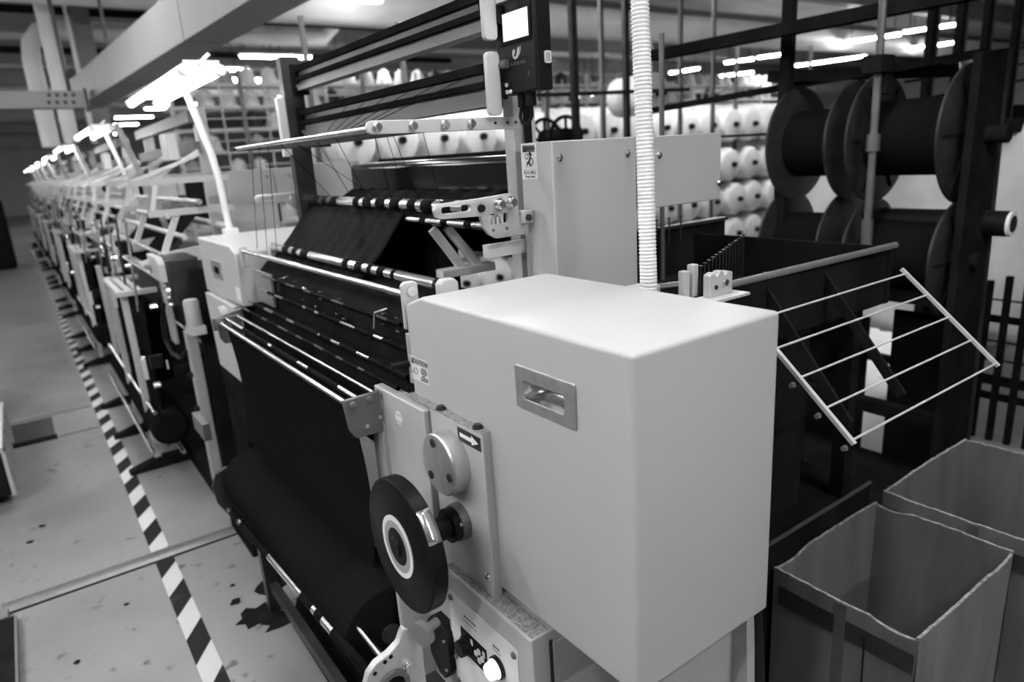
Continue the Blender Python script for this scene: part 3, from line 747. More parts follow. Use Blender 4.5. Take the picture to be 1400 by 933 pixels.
# single threads from the thread rods down to the rollers
tl = [((.937, 3.30), (.96, 3.55, 1.26)), ((.937, 3.18), (.97, 3.42, 1.26)), ((.937, 3.05), (.98, 3.30, 1.26)), ((.937, 2.9), (1.33, 3.38, 1.47)), ((1.058, 2.8), (1.33, 3.15, 1.48)), ((1.058, 2.6), (1.34, 3.0, 1.48)), ((1.172, 2.5), (1.34, 2.75, 1.48)),
      ((1.172, 2.35), (1.34, 2.5, 1.48)), ((.937, 2.75), (1.33, 2.85, 1.48)), ((1.272, 2.3), (1.345, 2.34, 1.48)), ((1.272, 2.6), (1.345, 2.62, 1.48))]
for (x, y), e in tl:
    t = obj('warp_thread', MB(U).tube([(x, y, 1.747), e], .0014, 5), CLOTH)
    tag(t, 'single black thread drawn down from the thread rods to a roller', 'thread', 'black threads off the thread rods')
for k in range(6):
    y = 2.0 + k * .12
    t = obj('warp_thread', MB(U).tube([(1.345, 2.12 + k * .2, 1.90), (1.0 + .05 * k, 2.3 + k * .2, 1.748)], .0014, 5), CLOTH)
    tag(t, 'single black thread slanting from the thread beam to the thread rods', 'thread', 'black threads off the thread beam')

# ---- terminal on the post
tm = thing('control_terminal', 'black control terminal with lit screen hung above the grey column', 'control terminal', M3(1.40, 1.85, 1.83))
bd = obj('housing', MB(U).box(1.40, 1.465, 1.775, 1.985, 1.832, 2.115), BLACK, tm, bevel=.006)
obj('door_seam', MB(U).box(1.405, 1.407, 1.7745, 1.7752, 1.835, 2.112), DARK, tm)
obj('bezel', MB(U).box(1.397, 1.401, 1.79, 1.955, 1.980, 2.100), BLACK_G, tm)
obj('screen', MB(U).box(1.3955, 1.3975, 1.803, 1.935, 1.993, 2.074), SCREEN, tm)
for k in range(4):
    obj('screen_line', MB(U).box(1.3951, 1.3956, 1.82 + .02 * (k % 2), 1.925, 2.06 - k * .016, 2.0612 - k * .016), PRINT_G, tm)
lg = [(1.893, 1.962), (1.886, 1.966), (1.880, 1.958), (1.884, 1.951), (1.889, 1.944), (1.880, 1.941), (1.872, 1.950), (1.868, 1.966), (1.858, 1.969), (1.859, 1.950), (1.868, 1.938), (1.882, 1.933), (1.893, 1.940), (1.896, 1.952)]
obj('logo', MB(U).prism(lg, 'x', 1.3990, 1.40), PRINT_G, tm)
obj('logo_stroke', MB(U).prism([(1.853, 1.970), (1.850, 1.970), (1.852, 1.956), (1.860, 1.944), (1.862, 1.945), (1.855, 1.956)], 'x', 1.3990, 1.40), PRINT_G, tm)
text('lettering', 'A-HERUNG', 0.016, (1.3992, 1.868, 1.921), (0, -1, 0), PRINT_D, tm, U)
text('lettering', '|||', 0.014, (1.3992, 1.815, 1.885), (0, -1, 0), PRINT_D, tm, U)
obj('socket_plate', MB(U).prism(rrect(1.445, 1.928, .026, .036, .006), 'y', 1.771, 1.775), PAPER, tm)
for k in range(3):
    obj('socket_slit', MB(U).box(1.438 + k * .006, 1.4395 + k * .006, 1.7702, 1.771, 1.915, 1.941), INK, tm)
for yy, zz in ((1.935, 1.862), (1.935, 1.840), (1.916, 1.840), (1.916, 1.862)):
    obj('key', MB(U).lathe((1.40, yy, zz), (1.394, yy, zz), [(0, .007), (1, .006)], 14), PAPER if zz < 1.85 or yy > 1.92 else BLACK_G, tm)
obj('cable_gland', MB(U).cyl((1.43, 1.90, 1.832), (1.43, 1.90, 1.79), .014, seg=12), BLACK, tm)
obj('cable_gland', MB(U).cyl((1.43, 1.85, 1.832), (1.43, 1.85, 1.79), .018, seg=12), BLACK, tm)
obj('cable', MB(U).tube([(1.43, 1.90, 1.80), (1.42, 1.90, 1.76), (1.42, 1.89, 1.74), (1.43, 1.87, 1.735), (1.435, 1.855, 1.76), (1.43, 1.85, 1.80)], .006, 8), BLACK, tm)
obj('mount_arm', MB(U).box(1.44, 1.48, 1.96, 2.01, 1.88, 1.93), BLACK_M, tm)
obj('mount_arm', MB(U).box(1.44, 1.48, 1.96, 2.01, 2.05, 2.10), BLACK_M, tm)

# ---- corrugated hose
def hose(path, r, pitch=.0075):
    pts, rr = [], []
    L = 0
    P_ = [Vector(p) for p in path]
    for a, b_ in zip(P_[:-1], P_[1:]):
        n_ = max(2, int((b_ - a).length / (pitch / 4)))
        for i in range(n_):
            pts.append(a.lerp(b_, i / n_)); ph = (L + (b_ - a).length * i / n_) / pitch
            rr.append(r * (1.0 + .055 * (1 if (ph % 1) < .55 else -1)))
        L += (b_ - a).length
    return pts, rr
hs = thing('corrugated_hose', 'white corrugated plastic hose rising behind the grey drive cover', 'hose', M3(1.5, 1.42, ZF))
hp_ = [M3(1.5, 1.42, .95), M3(1.5, 1.412, 1.25), M3(1.5, 1.42, 1.6), M3(1.5, 1.435, 2.03), M3(1.5, 1.46, 2.6)]
sm_ = []
pts, rr = hose(hp_, .0172)
obj('hose_wall', MB().tube(pts, rr, 16), WHITE, hs, angle=80)
pts, rr = hose([M3(1.49, .985, ZF), M3(1.49, .985, .02)], .0172)
obj('hose_tail', MB().tube(pts, rr, 16), WHITE, hs, angle=80)
obj('hose_cuff', MB(U).lathe((1.49, .985, .02), (1.47, 1.0, .44), [(0, .027), (1, .024)], 16), BLACK, hs)
obj('hose_bend', MB(U).tube([(1.47, 1.0, .44), (1.46, 1.15, .6), (1.48, 1.36, .8), (1.5, 1.42, .95)], .022, 12), BLACK, hs)

# ================================================================== behind the machine: trough, rack, boxes
tg = thing('yarn_trough', 'black yarn guide trough with silver front rail behind the machine', 'trough', M3(2.25, 1.8, ZF))
obj('front_wall', MB(U).box(1.68, 2.80, 1.345, 1.365, .96, 1.19), BLACK_M, tg)
obj('silver_rail', MB(U).lathe((1.74, 1.352, 1.198), (2.81, 1.322, 1.200), [(0, .0125), (1, .0125)], 16), BRUSH, tg)
obj('rear_wall', MB(U).box(1.97, 3.05, 2.32, 2.35, 1.0, 1.235), BLACK_M, tg)
obj('rear_rim', MB(U).box(1.97, 3.05, 2.30, 2.36, 1.235, 1.25), DARK, tg)
obj('end_wall', MB(U).box(2.80, 2.83, 1.34, 2.35, .96, 1.19), BLACK_M, tg)
obj('trough_floor', MB(U).box(1.68, 2.83, 1.36, 2.33, .96, 1.0), BLACK_M, tg)
obj('inner_roll', MB(U).cyl((1.61, 1.50, 1.20), (1.72, 1.48, 1.195), .014, seg=14), STEEL, tg)
br = obj('rail_bracket', MB(U).prism([(1.655, 1.185), (1.655, 1.255), (1.68, 1.262), (1.685, 1.25), (1.695, 1.25), (1.70, 1.262), (1.72, 1.262), (1.725, 1.248), (1.735, 1.248), (1.74, 1.258), (1.765, 1.252), (1.765, 1.185)], 'y', 1.31, 1.335), PAINT_L, tg, bevel=.003)
obj('bracket_bolt', MB(U).lathe((1.725, 1.31, 1.225), (1.725, 1.30, 1.225), [(0, .012), (1, .010)], 14), STEEL, tg)
obj('bracket_slot', MB(U).lathe((1.685, 1.31, 1.215), (1.685, 1.307, 1.215), [(0, .007), (1, .007)], 12), INK, tg)
obj('shelf_plate', MB(U).box(1.58, 1.80, 1.27, 1.345, 1.178, 1.186), PAINT_L, tg)
obj('rail_bracket', MB(U).box(1.60, 1.625, 1.36, 1.385, 1.185, 1.27), PAINT_L, tg, bevel=.003)
obj('rail_bracket', MB(U).box(1.64, 1.665, 1.36, 1.385, 1.185, 1.285), PAINT_L, tg, bevel=.003)
obj('cover_box', MB(U).box(1.44, 1.60, 1.455, 1.53, 1.0, 1.22), PAINT, tg, bevel=.004)
for k in range(16):
    t = k / 15
    x, y = 1.80 + .86 * t, 1.50 + .42 * t
    obj('guide_pin', MB(U).lathe((x, y, 1.0), (x, y, 1.225), [(0, .003), (.98, .003), (.98, .007), (1, .007)], 8), DARK, tg)
for k in range(7):
    obj('guide_pin', MB(U).lathe((2.12 + .085 * k, 2.26, 1.18), (2.12 + .085 * k, 2.26, 1.30), [(0, .004), (.95, .004), (.95, .008), (1, .008)], 8), DARK, tg)
obj('tall_rod', MB(U).cyl((2.52, 2.28, 1.0), (2.52, 2.28, 2.12), .012, seg=12), SATIN, tg)
obj('skirt', MB(U).box(1.58, 2.35, 1.40, 2.2, ZF + .1, .97), BLACK_M, tg)
obj('skirt', MB(U).box(2.40, 3.3, 1.95, 2.2, ZF + .1, .80), BLACK_M, tg)
obj('lower_chest', MB(U).box(1.62, 2.90, 1.385, 1.95, ZF, .10), BLACK_M, tg)
obj('chest_edge', MB(U).box(1.62, 2.90, 1.378, 1.388, .10, .112), SATIN, tg)
for xx in (1.76, 2.70):
    for yy in (1.42, 2.27):
        obj('leg', MB(U).box(xx - .03, xx + .03, yy - .03, yy + .03, ZF, .97), BLACK_M, tg)
for xx in (2.0, 2.35):
    obj('brace', MB(U).bar((xx, 1.36, 1.15), (xx + .02, 1.05, .75), .035, .012, (1, 0, 0)), BLACK_M, tg)

rk = thing('wire_rack', 'sloping wire rack with thin steel rungs hanging off the trough rail', 'wire rack', M3(2.14, 1.05, .85))
def rp(x, t): return (x, 1.30 - t * .44, 1.212 + .028 - t * .385)
for x in (1.68, 2.60):
    obj('side_bar', MB(U).bar(rp(x, .24), rp(x, 1.02), .011, .013, (1, 0, 0)), PAINT_L, rk)
for t in (.28, .46, .64, .82, 1.0):
    obj('rung', MB(U).cyl(rp(1.68, t), rp(2.60, t), .0034, seg=10), PAINT_L, rk)
for t in (.64, .82, 1.0):
    p = rp(1.68, t)
    obj('rung_screw', MB(U).lathe((p[0] - .02, p[1] + .005, p[2] - .016), (p[0] - .032, p[1] + .005, p[2] - .016), [(0, .009), (1, .007)], 10), STEEL, rk)

def carton(x0, x1, y0, y1, h, label, torn=False):
    t = thing('cardboard_box', label, 'cardboard box', ((x0 + x1) / 2, (y0 + y1) / 2, 0))
    w = .007
    def wall(p, q, nrm):
        n_ = 26
        p, q = Vector((*p, 0)), Vector((*q, 0)); nrm = Vector((*nrm, 0)) * w
        vs, fs = [], []
        for i in range(n_ + 1):
            a = p.lerp(q, i / n_)
            bow = nrm.normalized() * (-.005 * math.sin(math.pi * i / n_))
            z = h + random.uniform(-.002, .002) + (-.012 * max(0, math.sin(i * .35)) if torn and i > 12 else 0)
            for d in (bow, bow + nrm):
                vs += [a + nrm.normalized() * 0 + (d - bow), a + d + Vector((0, 0, z))]
        for i in range(n_):
            k = i * 4
            fs += [(k, k + 4, k + 5, k + 1), (k + 2, k + 3, k + 7, k + 6), (k + 1, k + 5, k + 7, k + 3), (k, k + 2, k + 6, k + 4)]
        fs += [(0, 1, 3, 2), (n_ * 4, n_ * 4 + 2, n_ * 4 + 3, n_ * 4 + 1)]
        es, ef = [], []
        for i in range(n_ + 1):
            for q_ in (vs[i * 4 + 1], vs[i * 4 + 3]):
                es += [q_, q_ + Vector((0, 0, .0025))]
        for i in range(n_):
            k = i * 4
            ef += [(k, k + 4, k + 5, k + 1), (k + 2, k + 3, k + 7, k + 6), (k + 1, k + 5, k + 7, k + 3)]
        obj('raw_edge', MB().add(es, ef), CARD_E, t)
        return obj('wall_panel', MB().add(vs, fs), CARD, t)
    wall((x0, y1), (x0, y0), (1, 0)); wall((x0, y0), (x1, y0), (0, 1)); wall((x1, y0), (x1, y1), (-1, 0)); wall((x1, y1), (x0, y1), (0, -1))
    obj('base_panel', MB().box(x0, x1, y0, y1, 0.0, .008), CARD, t)
    obj('tape_strip', MB().box(x0 - .0062, x0 - .0052, y0 + .005, y1 - .02, h - .10, h - .045), TAPE_D, t)
    obj('tape_strip', MB().box(x0 - .0068, x0 - .0056, y0 + .17, y0 + .20, h - .30, h - .005), TAPE_P, t)
    obj('cord', MB().tube([(x0 - .007, y0 + .12, h - .06), (x0 - .007, y0 + .118, h - .2), (x0 - .006, y0 + .11, h - .34)], .0022, 6), BLACK, t)
    obj('flap', MB().add([(x0 + .008, y0 + .02, h - .01), (x0 + .008, y1 - .02, h - .01), (x0 + .05, y1 - .04, h - .16), (x0 + .05, y0 + .05, h - .15)], [(0, 1, 2, 3)]), CARD, t, solid=.004)
    return t
carton(1.50, 2.045, .575, .955, .50, 'open taped cardboard box standing under the wire rack', torn=True)
carton(2.07, 2.66, .50, .945, .53, 'open cardboard box behind the taped one, towards the warp beams')
wh = obj('ribbed_hose', MB().tube([(3.2 + .012 * k, 1.0 - .002 * k, .07 + .02 * math.sin(k * .4)) for k in range(60)], [.05 + .008 * (k % 2) for k in range(60)], 12), BLACK)
tag(wh, 'black ribbed hose lying on the floor beyond the cardboard boxes', 'hose')

# ---- warp beam stand
WX = 3.16
sd_ = thing('beam_stand', 'black steel stand carrying the warp beams behind the trough', 'beam stand', (WX, 1.7, 0))
obj('end_frame', MB().prism([(3.03, 0), (3.03, 1.90), (3.26, 1.92), (3.34, 0)], 'y', 1.175, 1.205), BLACK_M, sd_, bevel=.003)
obj('edge_flange', MB().prism([(3.262, 1.92), (3.272, 1.92), (3.352, 0), (3.342, 0)], 'y', 1.165, 1.209), DARK, sd_)
obj('end_frame', MB().box(3.13, 3.19, 2.06, 2.09, 0, 1.9), BLACK_M, sd_, bevel=.003)
obj('added_dark_slab', MB().box(2.72, 3.34, 1.0, 2.3, .01, .05), BLACK_M, sd_)  # black slab added to darken the brightly lit floor under the stand
for y0_, y1_, zt in ((1.21, 1.56, .80), (1.68, 2.06, .74)):
    obj('added_dark_panel', MB().box(3.36, 3.38, y0_, y1_, .02, zt), BLACK_M, sd_)  # black panels added to darken the light patches behind the rack
for zz in (.9, .35):
    obj('tie_bar', MB().box(3.10, 3.16, 1.2, 2.07, zz, zz + .06), BLACK_M, sd_)
p = ony(1081, 0, 2.0)
obj('upright', MB().box(p.x - .02, p.x + .025, 1.98, 2.03, 0, 3.2), BLACK_M, sd_)
a, b_ = onx(893, 75, 2.95), onx(1240, 2, 2.95)
obj('top_beam', MB().box(2.92, 2.99, b_.y - .8, a.y, a.z - .03, a.z + .022), BLACK_M, sd_)
rd = obj('steel_rod', MB().cyl((2.93, 1.5, 1.05), (2.915, 1.5, 2.5), .0155, seg=14), SATIN, sd_)
obj('rod_collar', MB().cyl((2.925, 1.5, 1.56), (2.924, 1.5, 1.63), .026, seg=14), SATIN, sd_)
obj('rod_sleeve', MB().cyl((2.93, 1.5, 1.17), (2.928, 1.5, 1.28), .023, seg=14), SATIN, sd_)
obj('rod_clamp', MB().box(2.86, 2.97, 1.46, 1.54, 1.86, 1.93).box(2.93, 2.99, 1.47, 1.52, 1.78, 1.86), BLACK_M, sd_, bevel=.006)
obj('guide_bar', MB().bar(ony(885, 152, 2.9), ony(1345, 72, 1.22), .03, .03), BLACK_M, sd_)
obj('guide_bar', MB().bar(ony(1050, 105, 2.1), ony(1345, 95, 1.25), .02, .05), BLACK_M, sd_)
obj('guide_bar', MB().bar(ony(980, 187, 2.4), ony(1062, 183, 2.15), .012, .012), BLACK_M, sd_)
obj('paper_tag', MB().add([ony(1311, 85, 1.30), ony(1339, 80, 1.30), ony(1338, 100, 1.30), ony(1312, 103, 1.30)], [(0, 1, 2, 3)]), WHITE_P, sd_, solid=.004)
def warp_beam(name, label, y0, y1, z, r, ribs=False, x=WX):
    t = thing(name, label, 'warp beam', (x, (y0 + y1) / 2, z - r))
    for yy in (y0, y1):
        fl = obj('flange', MB().lathe((x, yy - .008, z), (x, yy + .008, z), [(0, r * .97), (.2, r), (.8, r), (1, r * .97)], 56), DARK, t)
        for k in range(6 if ribs else 0):
            a_ = k * math.pi / 3
            obj('flange_rib', MB().bar((x + .06 * math.cos(a_), yy - .010, z + .06 * math.sin(a_)), (x + r * .9 * math.cos(a_), yy - .010, z + r * .9 * math.sin(a_)), .012, .006, (0, 1, 0)), BLACK_M, fl)
        obj('hub_ring', MB().lathe((x, yy - .018, z), (x, yy + .018, z), [(0, .05), (1, .05)], 24), BLACK_M, t)
    obj('wound_yarn', MB().lathe((x, y0, z), (x, y1, z), [(0, r * .55), (.02, r * .58), (.98, r * .58), (1, r * .55)], 40), CLOTH, t)
    return t
warp_beam('warp_beam', 'black warp beam with two shiny flanges, upper one beside the far stand frame', 1.70, 1.985, 1.60, .262)
warp_beam('warp_beam', 'black warp beam with two flanges, upper one beside the near stand frame', 1.245, 1.60, 1.605, .272, ribs=True)
warp_beam('warp_beam', 'black warp beam with ribbed flange, lower one against the near stand frame', 1.24, 1.60, 1.10, .25, ribs=True)
warp_beam('warp_beam', 'black warp beam with two flanges, lower one beside the far stand frame', 1.72, 2.02, 1.13, .25)
obj('axle', MB().cyl((WX, 1.1, 1.60), (WX, 2.12, 1.60), .035, seg=18), BLACK_M, sd_)
obj('axle', MB().cyl((WX, 1.15, 1.10), (WX, 2.12, 1.10), .035, seg=18), BLACK_M, sd_)
sl = obj('spindle_sleeve', MB().cyl((3.25, 1.09, 1.245), (3.25, 1.6, 1.245), .052, seg=24), BLACK, sd_)
obj('sleeve_ring', MB().lathe((3.25, 1.078, 1.245), (3.25, 1.09, 1.245), [(0, .050), (1, .052)], 24), WHITE, sd_)
obj('sleeve_bore', MB().lathe((3.25, 1.0765, 1.245), (3.25, 1.0785, 1.245), [(0, .034), (1, .034)], 24), INK, sd_)

# ---- black rail fence and dust sheet beyond
fn_ = thing('rail_fence', 'low black steel rail fence beyond the beam stand', 'fence', (4.0, 1.35, 0))
ys = [onx(1345, 460, 4.0).y + .0, onx(1371, 455, 4.0).y, onx(1394, 455, 4.0).y]
sp = ys[0] - ys[1]
for k in range(-7, 5):
    y = ys[0] + sp * k
    obj('post', MB().box(3.985, 4.015, y - .014, y + .014, 0, .86 + .03 * (k % 2)), BLACK_M, fn_)
for z in (.64, .22):
    obj('rail', MB().box(4.015, 4.04, ys[0] - 7.4 * sp, ys[0] + 4.4 * sp, z, z + .035), BLACK_M, fn_)
for z in (.76, .54, .44, .34):
    obj('wire', MB().cyl((4.02, ys[0] - 7.4 * sp, z), (4.02, ys[0] + 4.4 * sp, z), .005, seg=8), BLACK_M, fn_)
def sheet(u, v):
    return (4.64 + .05 * math.sin(u * 22) + .04 * math.sin(u * 9 + v * 4), 1.05 + u * 1.9, .35 + v * 1.25 + .03 * math.sin(u * 7))
sh = obj('dust_sheet', MB().grid(sheet, 60, 14), FILM, solid=.003)
tag(sh, 'pale translucent dust sheet draped beyond the black rail fence', 'dust sheet')
dsr = obj('sheet_rail', MB().box(4.61, 4.67, .9, 3.1, 1.58, 1.66), BLACK_M)
tag(dsr, 'black rail from which the dust sheet hangs', 'rail')
ft = thing('trestle', 'black steel trestle holding up the dust sheet rail', 'trestle', (4.64, 2, 0))
for y in (.95, 3.05):
    obj('leg', MB().box(4.615, 4.665, y - .025, y + .025, 0, 1.58), BLACK_M, ft)
obj('foot_bar', MB().box(4.615, 4.665, .95, 3.05, .1, .15), BLACK_M, ft)

# ---- creel frame posts at the upper part
cf = thing('creel_frame', 'tall dark steel creel frame with thin cross wires beyond the beam stand', 'creel frame', (5.4, 2.2, 0))
for px_ in (1272, 1311, 1347, 1387):
    q = ony(px_, 60, 2.2)
    obj('upright', MB().box(q.x - .035, q.x + .035, 2.18, 2.22, 0, 3.6), BLACK_M, cf)
    obj('upright_lining', MB().box(q.x + .035, q.x + .075, 2.185, 2.215, 0, 3.6), SATIN, cf)
for z in (1.90, 2.02, 2.14):
    obj('cross_wire', MB().cyl((4.7, 2.24, z - .1), (7.6, 2.24, z + .12), .008, seg=8), BLACK_M, cf)
obj('cross_bar', MB().box(4.7, 7.6, 2.22, 2.27, 1.66, 1.76), BLACK_M, cf)
obj('cross_bar', MB().box(4.7, 7.6, 2.22, 2.27, .3, .36), BLACK_M, cf)

# ================================================================== machines further down the row (drawn at y offset 0 = first of them)
def row_machine(label):
    t = thing('row_machine', label, 'knitting machine', (0.9, 3.5, 0), 'knitting machines down the aisle row')
    def bar(name, p0, p1, y0, w, m_, y1=None, d=None):
        a = ony(*p0, y0); b = ony(*p1, y1 or y0)
        return obj(name, MB().bar(a, b, w, d or w, (0, 1, 0)), m_, t)
    ZR = .0
    # end frame legs and housings
    obj('frame_leg', MB().box(.565, .615, 3.58, 3.64, 0, .90), PAINT2, t, bevel=.004)
    obj('frame_leg', MB().box(.565, .615, 5.95, 6.01, 0, .90), PAINT2, t, bevel=.004)
    for zz in (.35, .5, .68):
        obj('leg_knob', MB().cyl((.565, 3.60, zz), (.545, 3.60, zz), .014, seg=12), BLACK, t)
    obj('end_panel', MB().box(.63, .92, 3.56, 3.60, .05, 1.20), BLACK_M, t)
    obj('base', MB().box(.56, 1.2, 3.56, 6.2, 0, .09), BLACK_M, t)
    obj('machine_bed', MB().box(.66, 1.15, 3.62, 6.1, .80, 1.12), DARK, t, bevel=.01)
    obj('motor', MB().lathe((.60, 3.50, .94), (.60, 3.50, 1.07), [(0, .036), (.9, .036), (1, .03)], 20), PAINT2, t)
    obj('motor_bracket', MB().box(.57, .64, 3.46, 3.57, .90, .94), PAINT_L, t)
    gp = obj('gear_plate', MB().prism([(3.68, 1.14), (3.68, 1.23), (3.74, 1.26), (4.0, 1.26), (4.0, 1.14)], 'x', .52, .55), PAINT_L, t, bevel=.004)
    obj('gear_box', MB().box(.55, .70, 3.66, 4.0, 1.02, 1.25), DARK, t, bevel=.01)
    for y, z, r in ((3.66, 1.10, .018), (3.70, 1.06, .012), (3.67, 1.03, .010), (3.75, 1.11, .012)):
        obj('gear_bolt', MB().cyl((.545, y, z), (.53, y, z), r, seg=12), STEEL, t)
    obj('side_plate', MB().box(.545, .565, 3.80, 3.92, .80, 1.12), PAINT2, t, bevel=.004)
    obj('cable_loop', MB().tube([(.53, 3.82, 1.02), (.51, 3.84, .92), (.51, 3.86, .82), (.52, 3.80, .76), (.54, 3.68, .75), (.56, 3.62, .80)], .011, 8), BLACK, t)
    # slat shelf
    for k in range(3):
        obj('shelf_slat', MB().box(.37 + .045 * k, .40 + .045 * k, 4.2, 4.85, 1.035, 1.05), PAINT_L, t)
    obj('shelf_front', MB().box(.36, .56, 4.17, 4.2, 1.03, 1.055), PAINT_L, t)
    obj('shelf_front', MB().box(.36, .56, 4.85, 4.88, 1.03, 1.055), PAINT_L, t)
    # front posts and dark cloth between
    for y, x in ((4.25, .40), (4.95, .40), (5.7, .42)):
        obj('front_post', MB().box(x - .016, x + .016, y - .02, y + .02, .05, 1.05), PAINT_L, t)
        obj('post_foot', MB().prism([(.24, 0), (.24, .025), (.40, .07), (.62, .07), (.62, 0)], 'y', y - .03, y + .03), BLACK_M, t, bevel=.006)
    obj('hanging_cloth', MB().grid(lambda u, v: (.46 + .012 * math.sin(u * 50) - .02 * v, 4.05 + 1.85 * u, .98 - .80 * v), 60, 6), CLOTH, t, solid=.003)
    obj('cloth_roll', MB().lathe((.47, 4.0, .30), (.47, 5.9, .30), [(0, .08), (.01, .10), (.99, .10), (1, .08)], 28), CLOTH, t)
    for x, z in ((.40, .42), (.355, .20), (.50, .16)):
        obj('guard_rail', MB().cyl((x, 3.95, z), (x, 5.95, z), .011, seg=10), STEEL, t)
    # rollers and bars across
    for x, z, r, m_ in ((.50, 1.20, .014, STEEL), (.60, 1.24, .012, STEEL), (.56, 1.12, .010, PAINT_L), (.80, 1.50, .016, STEEL), (.70, 1.33, .014, PAINT_L), (.64, 1.44, .012, PAINT_L), (.93, 1.36, .02, WHITE_P)):
        obj('cross_roller', MB().cyl((x, 3.9, z), (x, 6.0, z), r, seg=12), m_, t)
    for y in (3.95, 4.9, 5.95):
        obj('arm_plate', MB().prism([(.48, 1.19), (.48, 1.225), (.62, 1.26), (.86, 1.28), (.86, 1.20), (.62, 1.19)], 'y', y, y + .015), PAINT_L, t, bevel=.003)
        obj('slanted_arm', MB().bar((.60, y + .02, 1.25), (.70, y + .02, 1.46), .03, .02, (0, 1, 0)), WHITE_P, t)
        obj('upper_arm', MB().bar((.45, y + .03, 1.60), (.86, y + .03, 1.74), .016, .022, (0, 1, 0)), WHITE_P, t)
        obj('upper_arm', MB().bar((.58, y + .05, 1.60), (.86, y + .05, 1.76), .014, .018, (0, 1, 0)), WHITE_P, t)
        obj('level_bar', MB().box(.50, .98, y, y + .02, 1.60, 1.63), PAINT_L, t)
        obj('level_bar', MB().box(.56, .98, y, y + .02, 1.44, 1.475), PAINT_L, t)
        obj('arm_strut', MB().bar((.62, y + .01, 1.60), (.58, y + .01, 1.46), .02, .015, (0, 1, 0)), WHITE_P, t)
    obj('upper_post', MB().box(.90, .965, 4.15, 4.20, .9, 1.98), PAINT_L, t)
    obj('upper_post', MB().box(.90, .965, 5.85, 5.90, .9, 1.98), PAINT_L, t)
    for z in (1.94, 1.78):
        obj('thread_beam', MB().box(.86, .90, 4.1, 5.95, z - .03, z + .03), MIDM, t)
    obj('slanted_stay', MB().bar((.60, 4.75, 1.95), (.82, 4.75, 1.1), .03, .03, (0, 1, 0)), PAINT2, t)
    obj('yarn_sheet', MB().grid(lambda u, v: (.88 - .30 * v, 4.3 + 1.5 * u, 1.44 - .30 * v), 20, 3), CLOTH, t, solid=.003)
    obj('beam_cover', MB().box(1.12, 1.33, 4.25, 5.9, 1.32, 1.62), BLACK_M, t, bevel=.02)
    # covers
    obj('column_cover', MB().box(1.02, 1.29, 4.18, 4.30, .9, 1.645), PAINT, t, bevel=.005)
    obj('arm_cover', MB().box(1.295, 1.62, 4.18, 4.22, 1.45, 1.645), PAINT, t, bevel=.004)
    obj('dome_screw', MB().lathe((1.25, 4.18, 1.60), (1.25, 4.168, 1.60), [(0, .012), (1, .006)], 10), STEEL, t)
    obj('dome_screw', MB().lathe((1.38, 4.18, 1.60), (1.38, 4.168, 1.60), [(0, .012), (1, .006)], 10), STEEL, t)
    for k in range(26):      # small fittings on the working side
        yy, zz, xx = random.uniform(3.7, 5.9), random.uniform(.45, 1.25), random.uniform(.40, .50)
        w_ = random.uniform(.012, .04)
        if k % 3 == 0: obj('fitting', MB().cyl((xx, yy, zz), (xx - .03, yy, zz), w_ * .6, seg=10), STEEL, t)
        elif k % 3 == 1: obj('fitting', MB().box(xx - w_, xx + w_, yy, yy + w_, zz, zz + w_ * 2.2), BLACK, t)
        else: obj('fitting', MB().box(xx - w_ * .5, xx, yy, yy + w_ * .6, zz, zz + w_ * 3), WHITE_P, t)
    for k in range(5):
        yy = 4.1 + k * .4
        obj('tension_rod', MB().cyl((.44, yy, .95), (.47, yy + .02, 1.42), .006, seg=8), DARK if k % 2 else STEEL, t)
    obj('drive_chest', MB().box(.50, .70, 5.2, 5.75, .25, .80), BLACK_M, t, bevel=.01)
    obj('terminal', MB().box(.74, .80, 4.16, 4.32, 1.72, 1.86), WHITE_P, t, bevel=.005)
    return t
ORD = ('first', 'second', 'third', 'fourth', 'fifth', 'sixth', 'seventh', 'eighth')
rm = row_machine('pale-framed knitting machine, first beyond the grey-covered machine along the taped aisle')
PITCH = 2.93
for k in range(1, 7):
    copy_tree(rm, None, (0.9, 3.5 + PITCH * k, 0))['label'] = 'pale-framed knitting machine, %s beyond the grey-covered machine along the taped aisle' % ORD[k]

# ---- twin-tube lamps over the row
def aisle_lamp():
    t = thing('aisle_lamp', 'lit twin-tube batten lamp on a white pole, standing on the grey-covered machine', 'lamp', (.78, 3.3, 0), 'twin-tube lamps above the machine row')
    obj('reflector', MB().prism([(.51, 1.972), (.54, 1.992), (.65, 1.992), (.68, 1.972), (.65, 1.985), (.54, 1.985)], 'y', 2.52, 3.66), WHITE, t)
    for x in (.54, .65):
        obj('tube', MB().cyl((x, 2.52, 1.968), (x, 3.66, 1.968), .0155, seg=10), TUBE_A, t)
    for y in (2.49, 3.66):
        for x in (.54, .65):
            obj('end_cap', MB().cyl((x, y, 1.968), (x, y + .03, 1.968), .018, seg=12), WHITE, t)
        obj('end_bridge', MB().box(.54, .65, y + .005, y + .02, 1.985, 1.998), WHITE, t)
        obj('hanger', MB().bar((.585, y + .02, 1.985), (.625, y + .02, 2.02), .012, .012, (0, 1, 0)), WHITE, t)
    obj('pole', MB().tube([(.80, 3.36, 1.37), (.785, 3.34, 1.62), (.765, 3.31, 1.72), (.70, 3.28, 1.98)], .0155, 12), WHITE, t)
    obj('pole_base', MB().box(.77, .83, 3.33, 3.39, 1.365, 1.39), WHITE, t)
    return t
al = aisle_lamp()
for k in range(1, 8):
    copy_tree(al, None, (.78, 3.3 + PITCH * k, 0))['label'] = 'lit twin-tube batten lamp above the %s pale-framed machine of the row' % ORD[k - 1]

